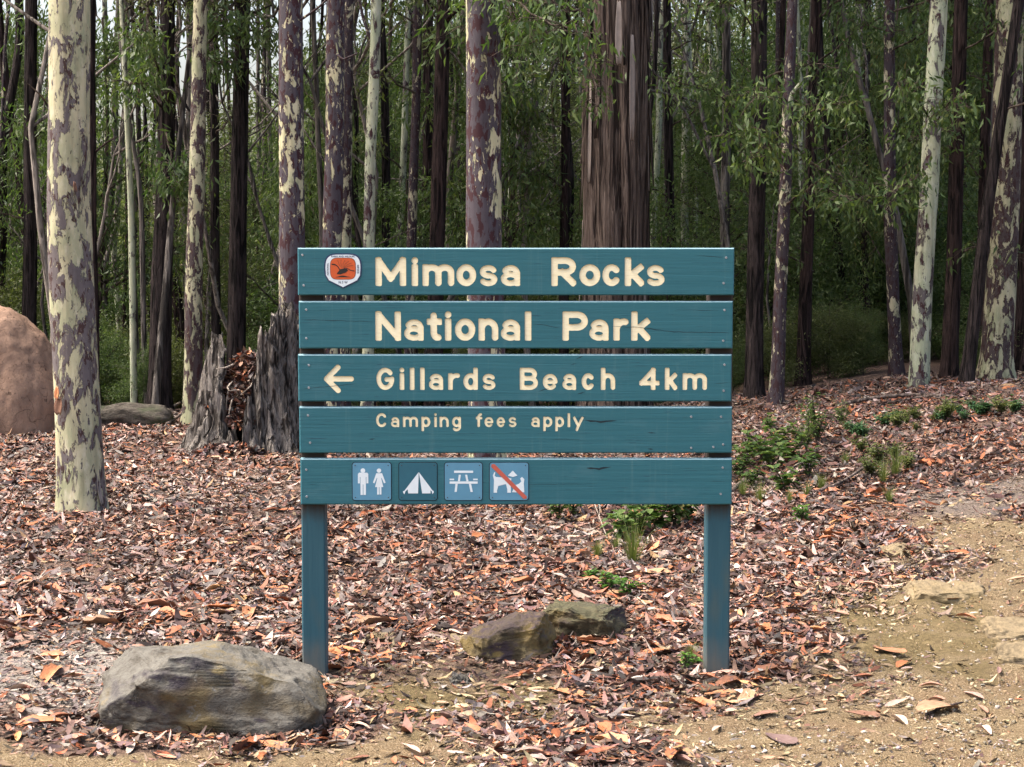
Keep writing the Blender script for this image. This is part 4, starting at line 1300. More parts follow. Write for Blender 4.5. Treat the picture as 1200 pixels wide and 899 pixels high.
rs = random.Random(91)
for key, col_, Yk, rows, mat_ in [(21, 887, 17.0, [40, 95, 150, 210], 'leaf_gum'), (23, 950, 18.5, [20, 75, 130, 260, 310], 'leaf_dark'), (24, 1013, 21, [30, 110, 170, 250], 'leaf_gum'),
                              (25, 1043, 18.0, [15, 60, 130, 230], 'leaf_gum'), (27, 1120, 17.2, [60, 160, 300], 'leaf_dark'), (19, 786, 21, [60, 150, 230], 'leaf_dark'),
                              (20, 801, 22, [100, 190, 260], 'leaf_gum'), (14, 514, 18.5, [15, 60], 'leaf_dark'), (13, 484, 19, [30, 110], 'leaf_olive'), (17, 663, 19.5, [40, 150, 220], 'leaf_dark'),
                              (7, 252, 20, [40, 160, 250], 'leaf_olive'), (2, 36, 19.5, [170, 260], 'leaf_dark'), (33, 470, 22, [60, 200], 'leaf_olive'), (28, 1165, 16.2, [130], 'leaf_dark'), (29, 1152, 18, [90, 210], 'leaf_gum')]:
    t_, b_, (xs_, ys_, hs_) = TREES[key]
    for r_ in rows:
        p0 = at(col_, r_, Yk); p0[0] = b_[0] + float(np.interp(p0[2] - b_[2], hs_, xs_))
        sg = rs.choice((-1, 1)); ln = rs.uniform(.45, .9)
        p1 = p0 + np.array([sg * ln * .55, -ln * rs.uniform(.1, .7), ln * rs.uniform(.1, .5)])
        p2 = p1 + np.array([sg * ln * .5, -ln * rs.uniform(0, .4), -ln * rs.uniform(-.1, .4)])
        spray(t_, b_, [p0, p1, p2], .012, rs.choice((90, 130, 180)), M[mat_], L=.095, W=.026, seed=int(600 + col_ + r_))

def limb(parent, base, pts, r0, r1, mat, name='branch'):
    P = np.array([np.array(p) - base for p in pts])
    n = 14; f = np.linspace(0, len(P) - 1, n)
    S = np.stack([np.interp(f, range(len(P)), P[:, k]) for k in range(3)], 1)
    S[1:-1] = (S[:-2] + S[1:-1] * 2 + S[2:]) / 4
    V, q = tube_path(S, np.linspace(r0, r1, n), 7, lump=.08)
    return link(name, mesh_np(name, V, [q], mat, True), parent)
# bare limbs on the nearer trunks
for key, pts, r0, r1, m_ in [
    (22, [(919, 150, 16.2), (928, 110, 16.1), (938, 98, 16.0)], .03, .018, 'gum_pale'),
    (8, [(282, 22, 18.0), (300, 14, 17.6), (318, 6, 17.4)], .02, .008, 'ironbark'),
    (5, [(196, 100, 17.6), (214, 118, 17.3), (222, 130, 17.2)], .03, .012, 'ironbark'),
    (3, [(109, 180, 16.6), (128, 165, 16.4), (138, 160, 16.2)], .012, .005, 'redbark'),
    (9, [(342, 30, 15.3), (372, 10, 15.1), (395, -12, 15)], .014, .008, 'gum_fleck'),
    (14, [(517, 30, 18.5), (535, 12, 18.2), (552, 2, 18)], .03, .015, 'redbark'),
    (12, [(436, 50, 17), (425, 20, 17), (418, -20, 17)], .02, .012, 'gum_fleck'),
    (10, [(391, 60, 16.2), (402, 70, 16), (420, 62, 15.9)], .014, .006, 'gum_fleck'),
    (1, [(60, 130, 10.5), (48, 112, 10.4), (30, 96, 10.3)], .008, .003, 'twig')]:
    t_, b_, _ = TREES[key]
    limb(t_, b_, [at(*p) for p in pts], r0, r1, M[m_])

# peeling bark on the near trunk and the great fibrous trunk
def curl(name, parent, pos, w_, h, rz, mat, tilt=0.0, curve=.6):
    V = []; Fc = []
    nu, nv_ = 5, 7
    for j in range(nv_):
        for i in range(nu):
            u = i / (nu - 1) - .5; vv = j / (nv_ - 1)
            ww = w_ * (.35 + .65 * math.sin(math.pi * min(1, vv * .8 + .15)))
            V.append((u * ww, -abs(u) * ww * curve - .25 * h * (1 - vv) ** 2 * tilt, (vv - 1) * h + .01 * math.sin(9 * u)))
    for j in range(nv_ - 1):
        for i in range(nu - 1):
            Fc.append([j * nu + i, j * nu + i + 1, (j + 1) * nu + i + 1, (j + 1) * nu + i])
    o = link(name, mesh_py(name, V, Fc, mat, True), parent, pos); o.rotation_euler = (0, 0, rz)
    sol = o.modifiers.new('s', 'SOLIDIFY'); sol.thickness = .004
    return o
M['bark_orange'] = flat('fresh bark', (.42, .17, .075), .8, .2, .35, 14)
M['bark_brown'] = flat('old bark', (.16, .085, .055), .85, .2, .4, 14)
M['bark_grey'] = flat('grey bark strip', (.24, .20, .175), .9, .2, .3, 14)
t1, b1, _ = TREES[1]
for (px, py, w_, h, m_) in [(74, 452, .035, .07, 'bark_orange'), (77, 464, .06, .10, 'bark_brown'), (117, 560, .035, .16, 'bark_grey'), (94, 215, .022, .05, 'bark_brown')]:
    p = at(px, py, 10.45) - b1
    rr_ = 26 / FPX * 10.45; dx = p[0] - (at(81 + (py - 250) / 350 * 13, py, 10.45) - b1)[0]
    dx = max(-rr_ * .97, min(rr_ * .97, dx))
    p[1] = -math.sqrt(max(rr_ ** 2 - dx ** 2, 0)) - .008
    curl('bark_flake', t1, p, w_, h, math.asin(dx / rr_) * .9, M[m_], .7)
for k in range(34):
    a = R(random.uniform(-100, 100)); z = random.uniform(.4, 5.2)
    rr_ = .5 * 76 / FPX * 17.6
    _, _, (xs_, ys_, hs_) = TREES[18]
    cx = float(np.interp(z, hs_, xs_))
    curl('bark_strip', t18, (cx + math.sin(a) * rr_ * 1.0, -math.cos(a) * rr_ * 1.0, z), random.uniform(.03, .08), random.uniform(.5, 1.5), a, M[random.choice(['bark_grey', 'stringy', 'stringy'])], random.uniform(0, .25), .25)

# ------------------------------------------------------------------ broken hollow stump
def stump():
    Y = 13.5
    p = at(285, 525, Y); cx = p[0]; gz = float(ground_z(cx, Y + .3))
    t = empty('tree_stump', (cx, Y + .35, gz)); tag(t, 'old hollow grey tree stump with jagged broken walls beside the sign', 'stump')
    sides, rows = 180, 44
    th = np.linspace(0, 2 * np.pi, sides, endpoint=False)
    # angle 0 = +x (towards the sign), -pi/2 = towards the camera
    deg = np.degrees(th)
    keys = [(0, 1.12), (22, 1.0), (45, .70), (75, .45), (110, .5), (150, .62), (172, .80), (188, .98), (205, .92), (218, .74), (232, .60), (243, .42), (250, .10), (262, .08), (270, .12), (276, .55), (286, .62), (292, .98), (305, 1.02), (320, 1.16), (340, 1.22), (352, 1.18), (360, 1.12)]
    top = np.interp(deg, [k[0] for k in keys], [k[1] for k in keys])
    top = top + .10 * vnoise(th * 14, th * 0, 51) + .07 * vnoise(th * 31, th * 0, 52)
    def wall(rbase, inner):
        V = np.zeros((rows, sides, 3))
        for j in range(rows):
            f = j / (rows - 1)
            z = -.15 + f * (top + .15)
            flare = .13 * np.exp(-np.maximum(z, 0) / .20)
            w1 = vnoise(np.cos(th) * 4 + z * .6, np.sin(th) * 4 + z * .9, 61)
            w2 = np.abs(vnoise(np.cos(th) * 13, np.sin(th) * 13 + z * 1.6, 62))
            w3 = vnoise(np.cos(th) * 26 + z * 3, np.sin(th) * 26 + z * 9, 63)
            rr_ = rbase * (1 + .10 * w1) + (0 if inner else flare) - .11 * w2 * (0 if inner else 1) + .035 * w3 - .06 * np.clip(z, 0, 1.2) * (0 if inner else 1)
            V[j, :, 0] = rr_ * np.cos(th) * 1.02 - .10 * f * top * (np.abs(deg - 190) < 40) * -1.2
            V[j, :, 1] = rr_ * np.sin(th) * .85
            V[j, :, 2] = z + .03 * w3
        return V
    A = wall(.47, False); B = wall(.36, True)
    B[-1] = A[-1] * .985 + np.array([0, 0, -.006])
    i = np.arange(rows * sides).reshape(rows, sides)
    qa = np.stack([i[:-1], np.roll(i, -1, 1)[:-1], np.roll(i, -1, 1)[1:], i[1:]], -1).reshape(-1, 4)
    qb = qa[:, ::-1] + rows * sides
    rim = np.stack([i[-1], np.roll(i[-1], -1), np.roll(i[-1], -1) + rows * sides, i[-1] + rows * sides], -1)
    link('stump_wall', mesh_np('stump_wall', np.concatenate([A.reshape(-1, 3), B.reshape(-1, 3)]), [np.concatenate([qa, qb, rim])], M['stump'], True), t)
    return t, cx, Y + .35, gz
M['stump'] = bark_fibrous('weathered stump wood', (.065, .055, .048), (.30, .27, .24), .48, (40, 40, 8), 1.0)
st, stx, sty, stz = stump()

# mossy log behind the near trunk
def log_(name, label, a, c_, r0, r1, mat, cat='log', sides=40, lift=.6):
    pa, pc = hit(*a), hit(*c_)
    pa[2] += r0 * lift; pc[2] += r1 * lift
    n = 16; f = np.linspace(0, 1, n)[:, None]
    S = pa * (1 - f) + pc * f
    o_ = S[0].copy(); S = S - o_
    S[:, 2] += .03 * vnoise(np.linspace(0, 4, n) + r0 * 50, np.zeros(n), 3)
    rad = np.linspace(r0, r1, n); rad[0] *= .75; rad[-1] *= .6
    V, q = tube_path(S, rad, sides, lambda th, s_: 1 + .05 * np.sin(7 * th + 2 * vnoise(s_ * 2, s_ * 0, 4)) + .05 * np.abs(np.sin(9 * th + 3 * vnoise(s_ * 3, s_ * 0, 14))) + .14 * vnoise(np.cos(th) * 4, np.sin(th) * 4 + s_ * 3, 9), seed=r0 * 10, lump=.22)
    ends = [np.arange(sides)[::-1][None, :], (np.arange(sides) + (n - 1) * sides)[None, :]]
    o = link(name, mesh_np(name, V, [q] + ends, mat, True), None, o_)
    tag(o, label, cat)
    return o
mm, t, b = new_mat('mossy log bark', .95, .1)
v = coords(t, (.35, 1, 1)); n1 = tnoise(t, v, 26, 5, .7); n2 = tnoise(t, v, 5, 4, .6)
c = mixc(t, mask(t, n1, .35, .7), (.035, .03, .025), (.13, .115, .095))
c = mixc(t, mask(t, n2, .45, .6), c, (.045, .055, .030))
t.links.new(c, b.inputs['Base Color']); bump(t, b, n1, .9, .03)
log_('fallen_log', 'mossy grey log lying behind the nearest mottled trunk', (100, 497), (200, 497), .12, .11, mm)

def stick(name, label, pts, r0, r1, mat, group=None, lift=.5, cat='stick'):
    P = []
    for q in pts:
        h = hit(q[0], q[1]); h[2] += r0 * lift + (q[2] if len(q) > 2 else 0); P.append(h)
    P = np.array(P); o_ = P[0].copy(); P = P - o_
    n = 4 * len(P); f = np.linspace(0, len(P) - 1, n)
    S = np.stack([np.interp(f, range(len(P)), P[:, k]) for k in range(3)], 1)
    for _ in range(2): S[1:-1] = (S[:-2] + S[1:-1] * 2 + S[2:]) / 4
    V, q = tube_path(S, np.linspace(r0, r1, n), 7, lump=.1)
    ends = [np.arange(7)[::-1][None, :], (np.arange(7) + (n - 1) * 7)[None, :]]
    o = link(name, mesh_np(name, V, [q] + ends, mat, True), None, o_)
    tag(o, label, cat, group)
M['stick'] = bark_fibrous('dead stick', (.055, .042, .036), (.21, .165, .14), .5, (30, 30, 6), .4)
M['stick_pale'] = bark_fibrous('pale dead stick', (.17, .14, .115), (.42, .36, .30), .5, (30, 30, 6), .3)
for lab, pts, r0, r1, m_ in [
    ('curving brown dead branch in front of the green plants by the right post', [(858, 585, .05), (880, 567, .06), (905, 572, .03), (940, 583, .0), (985, 572, .02), (1018, 552, .04)], .016, .009, 'stick'),
    ('pale bent stick above the curving brown branch', [(908, 577, .03), (935, 556, .08), (965, 549, .05)], .011, .006, 'stick_pale'),
    ('long dark branch lying along the crest beside the pale blotched trunk', [(985, 478, .02), (1030, 470, .03), (1075, 466, .02), (1130, 467, .0)], .022, .012, 'stick'),
    ('thin stick crossing the leafy crest below the dark branch', [(1040, 476, .02), (1090, 470, .05), (1128, 478, .0)], .010, .006, 'stick'),
    ('grey stick propped against the broken stump', [(170, 497, .02), (195, 488, .05), (222, 478, .14)], .022, .016, 'stick_pale'),
    ('dark stick beneath the grey propped stick', [(195, 500, .01), (212, 493, .05), (228, 484, .10)], .018, .010, 'stick'),
    ('dark stick lying in the litter right of the nearest trunk', [(122, 572, .0), (160, 569, .01), (205, 568, .0)], .012, .008, 'stick'),
    ('thin dark twig lying above the boulder', [(160, 752, .0), (190, 758, .005), (232, 753, .0)], .007, .004, 'stick'),
    ('short thick bark stick against the left post', [(384, 768, .0), (402, 764, .005), (422, 768, .0)], .018, .015, 'bark_stick'),
    ('long pale twig leaning down behind the sign', [(684, 598, .25), (698, 618, .12), (712, 634, .01)], .004, .003, 'stick_pale'),
    ('forked pale twig beside the leaning twig', [(702, 622, .05), (704, 606, .14), (722, 595, .22)], .0035, .002, 'stick_pale'),
    ('thin twig curving over the litter below the mottled trunk', [(20, 578, .01), (60, 574, .02), (110, 570, .0)], .007, .004, 'stick'),
    ('thin grey twig lying at the foot of the boulder', [(362, 880, .0), (385, 862, .01), (398, 842, .01)], .004, .003, 'stick'),
    ('dark twig lying on the sandy earth of the bank', [(1085, 842, .005), (1108, 832, .01), (1135, 824, .0)], .006, .003, 'stick'),
    ('short dark twig in the litter below the purple topped rock', [(520, 866, .0), (495, 858, .006), (470, 848, .0)], .006, .004, 'stick')]:
    stick('dead_stick', lab, pts, r0, r1, M['bark_orange'] if m_ == 'bark_stick' else M[m_])

# thin saplings leaning near the forest edge
for lab, pts, r, m_ in [('thin pale sapling stem leaning against the thick dark trunk', [(180, 488, 16.8), (186, 420, 16.9), (195, 330, 17.0), (201, 250, 17.1), (212, 150, 17.2), (222, 60, 17.3)], .045, 'greybark'),
                        ('pale forked sapling stem standing left of the thick dark trunk', [(157, 486, 17.6), (156, 400, 17.6), (154, 250, 17.6), (148, 120, 17.6), (142, 0, 17.6), (138, -90, 17.6)], .042, 'gum_pale'),
                        ('thin curving stem right of the forked sapling stem', [(172, 486, 18.2), (168, 380, 18.2), (166, 240, 18.2), (160, 190, 18.2), (150, 140, 18.2), (140, 40, 18.2)], .035, 'greybark')]:
    P = [at(*q) for q in pts]
    P[0][2] = float(ground_z(P[0][0], P[0][1]))
    t_ = empty('gum_sapling', P[0]); tag(t_, lab, 'tree')
    P = np.array(P) - P[0]
    P[0][2] -= .12
    f = np.linspace(0, len(P) - 1, 22)
    S = np.stack([np.interp(f, range(len(P)), P[:, k]) for k in range(3)], 1)
    for _ in range(2): S[1:-1] = (S[:-2] + S[1:-1] * 2 + S[2:]) / 4
    V, q = tube_path(S, np.linspace(r, r * .5, 22), 9, lump=.1)
    link('trunk', mesh_np('trunk', V, [q], M[m_], True), t_)
    cm, bm_ = CROWN[0]
    for nm, me in (('branches', bm_), ('crown', cm)):
        o = link(nm, me, t_, S[-1] - np.array([0, 0, .1])); o.scale = (.4, .4, .4)
# ------------------------------------------------------------------ small plants
random.seed(55)
def leafy_plant(seed, h, nst, per, L, W, spread=.5):
    rr = random.Random(seed); parts = []; pos = []; ax = []
    for k in range(nst):
        a = rr.uniform(0, 6.28); ln = h * rr.uniform(.6, 1.1); out = rr.uniform(.2, 1) * spread
        pts = [np.array([0, 0, -.02])]
        for s_ in range(1, 5):
            f = s_ / 4
            pts.append(np.array([math.cos(a) * out * ln * f ** 1.4, math.sin(a) * out * ln * f ** 1.4, ln * f * (1 - .25 * f * out)]))
        parts.append(tube_path(pts, [.004, .0035, .003, .0025, .0015], 4, lump=0))
        for q in range(per):
            f = rr.uniform(.25, 1.0) * 4; i = min(int(f), 3)
            p = pts[i] * (1 - f + i) + pts[i + 1] * (f - i)
            b_ = rr.uniform(0, 6.28)
            pos.append(p); ax.append((math.cos(b_), math.sin(b_), rr.uniform(-.35, .6)))
    pos = np.array(pos); ax = np.array(ax, float); n = len(pos)
    # broad six-point leaves with a folded midrib
    a = ax / np.linalg.norm(ax, axis=1)[:, None]
    s_ = np.cross(a, np.array([0, 0, 1.0])); s_ /= np.linalg.norm(s_, axis=1)[:, None] + 1e-9
    nn_ = np.cross(s_, a)
    l = (L * rng.uniform(.6, 1.25, n))[:, None]; w_ = (W * rng.uniform(.7, 1.2, n))[:, None]
    st_ = pos + a * l * .15
    V = np.stack([st_, st_ + a * l * .30 + s_ * w_ * .5 + nn_ * w_ * .18, st_ + a * l * .68 + s_ * w_ * .40 + nn_ * w_ * .05, st_ + a * l - nn_ * l * .12,
                  st_ + a * l * .68 - s_ * w_ * .40 + nn_ * w_ * .05, st_ + a * l * .30 - s_ * w_ * .5 + nn_ * w_ * .18], 1).reshape(-1, 3)
    i = np.arange(n)[:, None] * 6
    f1 = np.concatenate([i + np.array([[0, 1, 2, 3]]), i + np.array([[0, 3, 4, 5]])])
    v_, f_ = join_np(parts)
    return (v_, f_), (V, f1)
def tuft(seed, h, n, spread, W=.004):
    rr = np.random.default_rng(seed)
    a = rr.uniform(0, 6.28, n); o_ = rr.uniform(.1, 1, n) * spread; ln = h * rr.uniform(.5, 1.1, n)
    d = np.stack([np.cos(a), np.sin(a)], 1); sd_ = np.stack([-np.sin(a), np.cos(a)], 1)
    b0 = d * rr.uniform(0, .3, n)[:, None] * h * .3
    V = []
    for f, wf in ((0, 1), (.5, .8), (1, .12)):
        c = b0 + d * (o_ * ln * f ** 1.7)[:, None]
        z = ln * (f - .28 * o_ * f * f)
        for sg in (-1, 1):
            V.append(np.concatenate([c + sd_ * sg * W * wf / 2, (z - .01)[:, None]], 1))
    V = np.stack(V, 1).reshape(-1, 3)
    i = np.arange(n)[:, None] * 6
    return V, np.concatenate([i + np.array([[0, 1, 3, 2]]), i + np.array([[2, 3, 5, 4]])])

M['leaf_mid'] = leaf_mat('mid green leaf', [(0, (.03, .06, .018)), (.5, (.065, .115, .032)), (.9, (.13, .18, .05)), (1, (.22, .19, .07))], .35)
PL = {}
for nm, (h, ns, per, L, W, sp_, m_) in {'broad': (.27, 9, 7, .085, .052, .8, 'leaf_mid'), 'bush': (.42, 20, 20, .045, .014, .55, 'leaf_mid'),
                                        'blue': (.22, 15, 16, .055, .026, .9, 'leaf_blue'), 'small': (.12, 8, 8, .045, .026, .9, 'leaf_fresh'), 'dull': (.26, 16, 18, .05, .022, .8, 'leaf_olive')}.items():
    PL[nm] = []
    for k in range(2):
        (a, b_), (c_, d_) = leafy_plant(700 + k + len(nm) * 7, h, ns, per, L, W, sp_)
        PL[nm].append((mesh_np('stem', a, [b_], M['twig'], True), mesh_np('leaves', c_, [d_], M[m_], True)))
def plant(kind, px, py, s_, label, group=None, cat='plant'):
    p = hit(px, py)
    t_ = empty('ground_plant', p, random.uniform(0, 6.28)); t_.scale = (s_,) * 3
    tag(t_, label, cat, group)
    a, b_ = random.choice(PL[kind])
    link('stem', a, t_); link('leaves', b_, t_)
for (px, py) in ((882, 572), (903, 553), (926, 540), (893, 540), (914, 522), (868, 560), (948, 560), (920, 578), (876, 548), (900, 505), (935, 520)):
    plant('broad', px, py, random.uniform(.55, .95), 'broad leaved green plant clustered on the bank right of the sign', 'broad leaved plants right of the sign')
plant('bush', 958, 522, 1.0, 'bright green bushy shrub on the bank beyond the sign', None, 'shrub')
plant('bush', 945, 530, .7, 'smaller bright bushy shrub joined to the foot of the larger one', None, 'shrub')
plant('bush', 985, 500, .55, 'small yellowish bush on the crest behind the bright shrub', None, 'shrub')
for (px, py) in [(random.gauss(c_, 13), random.gauss(d_, 5)) for c_, d_, n_ in ((1005, 508, 5), (1055, 500, 6), (1088, 492, 4), (1125, 490, 5), (1170, 483, 5)) for _ in range(n_)]:
    plant(random.choice(['blue', 'dull']), px, py, random.uniform(.25, .8), 'low grey green plant trailing along the leafy crest', 'low plants along the leafy crest')
for (px, py) in ((1010, 532), (1030, 545), (1048, 538), (1065, 552), (1020, 560)):
    plant('dull', px, py, random.uniform(.35, .65), 'dull wispy plant in the hollow right of the bright shrub', 'wispy plants in the hollow')
for (px, py, s_) in ((728, 632, .9), (745, 628, .8), (770, 622, 1.0), (790, 620, .9), (805, 614, .8), (655, 612, .8), (672, 606, .6)):
    plant('broad', px, py, s_, 'fresh green plant showing beneath the bottom board', 'green plants beneath the bottom board')
for (px, py, s_, lb) in ((712, 694, .8, 'small green seedling sprouting behind the mossy rock'), (733, 700, .8, 'small green seedling right of the one behind the mossy rock'), (690, 680, .6, 'tiny seedling in the litter above the mossy rock'),
                     (940, 612, .9, 'lone bright green leafy sprig in the litter right of the post'), (806, 785, .6, 'tiny green weed at the foot of the right post')):
    plant('small', px, py, s_, lb)
GT = [mesh_np('grass_blades', *(lambda r_: (r_[0], [r_[1]]))(tuft(800 + k, .17 + .05 * k, 90, .7)), M['grass']) for k in range(3)]
for (px, py, s_, lb, gr) in [(742, 662, 1.0, 'upright green grass tuft behind the sign', None), (700, 655, .8, 'sparse grass tuft left of the upright tuft', None)] + \
        [(x, y, random.uniform(.5, 1.0), 'small grass tuft on the leafy bank right of the sign', 'grass tufts on the bank') for x, y in ((945, 582), (962, 575), (1035, 566), (1050, 558), (925, 590), (1042, 590), (890, 590), (870, 582), (990, 545))] + \
        [(810, 775, .45, 'wispy grass tuft beside the right post', None), (722, 645, .6, 'short grass tuft between the green plants beneath the sign', None), (830, 605, .6, 'yellowish grass tuft behind the right post', None)]:
    p = hit(px, py)
    o = link('grass_tuft', random.choice(GT), None, p); o.scale = (s_,) * 3; o.rotation_euler = (0, 0, random.uniform(0, 6))
    tag(o, lb, 'grass', gr)

# ------------------------------------------------------------------ leaf litter
PAL = np.array([[.27, .138, .102], [.36, .118, .048], [.23, .190, .175], [.036, .022, .018], [.48, .335, .27], [.13, .070, .068], [.36, .215, .11], [.42, .165, .08], [.14, .074, .052], [.50, .43, .38]])
WGT = {'litter': np.array([.20, .085, .13, .22, .12, .12, .04, .075, .11, .045]), 'mulch': np.array([.10, .02, .28, .10, .16, .05, .08, .03, .06, .12])}

def leaf_mesh(x, y, L, W, tilt, zoff, col, name, z=None, curl=.25):
    """gum leaves and bark chips: pointed at both ends, bent along the length"""
    n = len(x)
    a = rng.uniform(0, 2 * np.pi, n)
    zz = (ground_z(x, y) if z is None else z) + zoff
    P0 = np.stack([x, y, zz], 1)
    el = rng.normal(0, 1, n) * tilt; roll = rng.normal(0, 1, n) * tilt * 1.6
    u = np.stack([np.cos(a) * np.cos(el), np.sin(a) * np.cos(el), np.sin(el)], 1)
    s0 = np.stack([-np.sin(a), np.cos(a), np.zeros(n)], 1)
    up = np.cross(u, s0)
    s_ = s0 * np.cos(roll)[:, None] + up * np.sin(roll)[:, None]
    up = np.cross(u, s_)
    cv = (rng.normal(0, 1, n) * curl)[:, None]; tw = (rng.normal(0, .35, n))[:, None]
    L = L[:, None]; W = W[:, None]
    bl = rng.uniform(.15, .9, (n, 1))                # blunt to pointed
    V = np.stack([P0 - u * L * .5 + up * cv * L * .5, 
                  P0 - u * L * .18 + s_ * W * .5, P0 - u * L * .18 - s_ * W * .5,
                  P0 + u * L * .22 + s_ * W * .46 + up * tw * W * .5, P0 + u * L * .22 - s_ * W * .46 - up * tw * W * .5,
                  P0 + u * L * .5 + up * cv * L * .5 + s_ * W * .3 * bl, P0 + u * L * .5 + up * cv * L * .5 - s_ * W * .3 * bl], 1).reshape(-1, 3)
    i = np.arange(n)[:, None] * 7
    tri = i + np.array([[0, 2, 1]])
    q = np.concatenate([i + np.array([[1, 2, 4, 3]]), i + np.array([[3, 4, 6, 5]])])
    # keep every leaf above the soil
    g_ = ground_z(V[:, 0], V[:, 1]) if z is None else V[:, 2] - 1
    V[:, 2] = np.maximum(V[:, 2], g_ + .001)
    return mesh_np(name, V, [tri, q], M['litter'], False, np.repeat(col, 7, 0))

ml_, t, b = new_mat('fallen leaves', .62, .35)
an = t.nodes.new('ShaderNodeAttribute'); an.attribute_name = 'tint'
n1 = tnoise(t, coords(t, (1, 1, 1), False), 60, 3, .6)
t.links.new(mixc(t, mask(t, n1, .35, .7), an.outputs['Color'], mixc(t, 1.0, an.outputs['Color'], (.62, .58, .55), 'MULTIPLY')), b.inputs['Base Color'])
M['litter'] = ml_

def pick(n, key):
    w_ = WGT[key] / WGT[key].sum()
    c = PAL[rng.choice(len(PAL), n, p=w_)]
    return np.clip(c * rng.uniform(.28, 1.08, (n, 1)) * rng.uniform(.92, 1.08, (n, 3)), 0, .8)

def litter():
    N = 620000
    y = 4.5 + (17.8 - 4.5) * rng.uniform(0, 1, N) ** .85
    x = rng.uniform(-1, 1, N) * (.32 * y + 1.2)
    z = ground_z(x, y)
    px, py = topx(x, y, z)
    bare, road, mulch, moss = layout(px, py)
    dens = .74 - .45 * np.maximum(bare, road * .93)
    dens *= .75 + .75 * fbm(x * 1.3, y * 1.3, 91)
    far = sstep(8, 14, y)
    dens *= 1 - .40 * far
    dens *= 1 - .6 * sstep(15.8, 17.6, y)
    bx = [(SIGN_X - .80, 6.58, .07), (SIGN_X + .78, 6.58, .07), (b1[0], b1[1], .16), (b16[0], b16[1], .16)]
    for cx, cy, r in bx: dens *= (np.hypot(x - cx, y - cy) > r)
    keep = rng.uniform(0, 1, N) < dens
    x, y, far, mulch, bare = x[keep], y[keep], far[keep], mulch[keep], bare[keep]
    n = len(x)
    big = rng.uniform(0, 1, n)
    L = np.where(big < .62, rng.uniform(.018, .045, n), np.where(big < .92, rng.uniform(.04, .075, n), rng.uniform(.07, .125, n))) * (1 + .12 * far)
    W = L * rng.uniform(.13, .36, n)
    lg = rng.uniform(0, 1, n) < .08
    L = np.where(lg, rng.uniform(.07, .14, n), L); W = np.where(lg, L * rng.uniform(.11, .2, n), W)
    twg = rng.uniform(0, 1, n) < .035
    L = np.where(twg, rng.uniform(.06, .20, n), L); W = np.where(twg, rng.uniform(.003, .007, n), W)
    sh_ = 1 - np.maximum(.35 * mulch, .62 * bare) * np.where(rng.uniform(0, 1, n) < .93, 1, .2)
    L *= sh_; W *= sh_
    col = pick(n, 'litter'); cm_ = pick(n, 'mulch')
    pm = rng.uniform(0, 1, n) < np.maximum(np.maximum(mulch, bare * .5), .75 * sstep(.0, .5, fbm(x * .9 + 30, y * .7, 131)))
    col[pm] = cm_[pm]
    er = rng.uniform(0, 1, n) < bare * .72
    ec_ = np.array([.26, .195, .115]) * rng.uniform(.3, 1.6, (n, 1)) * rng.uniform(.92, 1.08, (n, 3))
    col[er] = ec_[er]
    patch = fbm(x * .8, y * .8, 97)
    col *= (1 + .35 * patch)[:, None]
    zo = rng.uniform(0, 1, n) ** 1.5 * .022 * (1 - .85 * bare) + .003
    me = leaf_mesh(x, y, L, W, .30, zo, col, 'leaf_litter')
    tag(link('leaf_litter', me), 'thick litter of dry gum leaves and bark chips on the ground', 'leaf litter', kind='stuff')
    return n
NL = litter()
print('litter leaves', NL)

# debris caught in the hollow stump and drifted against the boulder
def heap(cx, cy, cz, rx, ry, h, n, label, Ls=(.03, .09)):
    r_ = np.sqrt(rng.uniform(0, 1, n)); a = rng.uniform(0, 6.28, n)
    x = cx + r_ * rx * np.cos(a); y = cy + r_ * ry * np.sin(a)
    z = cz + h * (1 - r_ ** 2) * rng.uniform(.75, 1, n)
    L = rng.uniform(*Ls, n)
    me = leaf_mesh(x, y, L, L * rng.uniform(.2, .45, n), .5, np.zeros(n), pick(n, 'litter') * 1.05, 'leaf_debris', z=z)
    tag(link('leaf_debris', me), label, 'leaf litter', kind='stuff')
heap(stx - .01, sty - .01, stz + .22, .36, .29, .60, 6000, 'leaves and bark bits filling the hollow stump', (.05, .13))
heap(stx - .10, sty - .48, stz - .02, .36, .16, .12, 700, 'leaves drifted into the opening of the stump', (.05, .12))
pb = hit(300, 848)
heap(pb[0] + .08, pb[1] - .02, pb[2], .33, .07, .05, 700, 'leaves drifted against the foot of the boulder', (.03, .08))
pr = hit(655, 765)
heap(pr[0] + .02, pr[1] + .02, pr[2], .07, .09, .06, 160, 'leaves caught between the two middle rocks', (.03, .06))

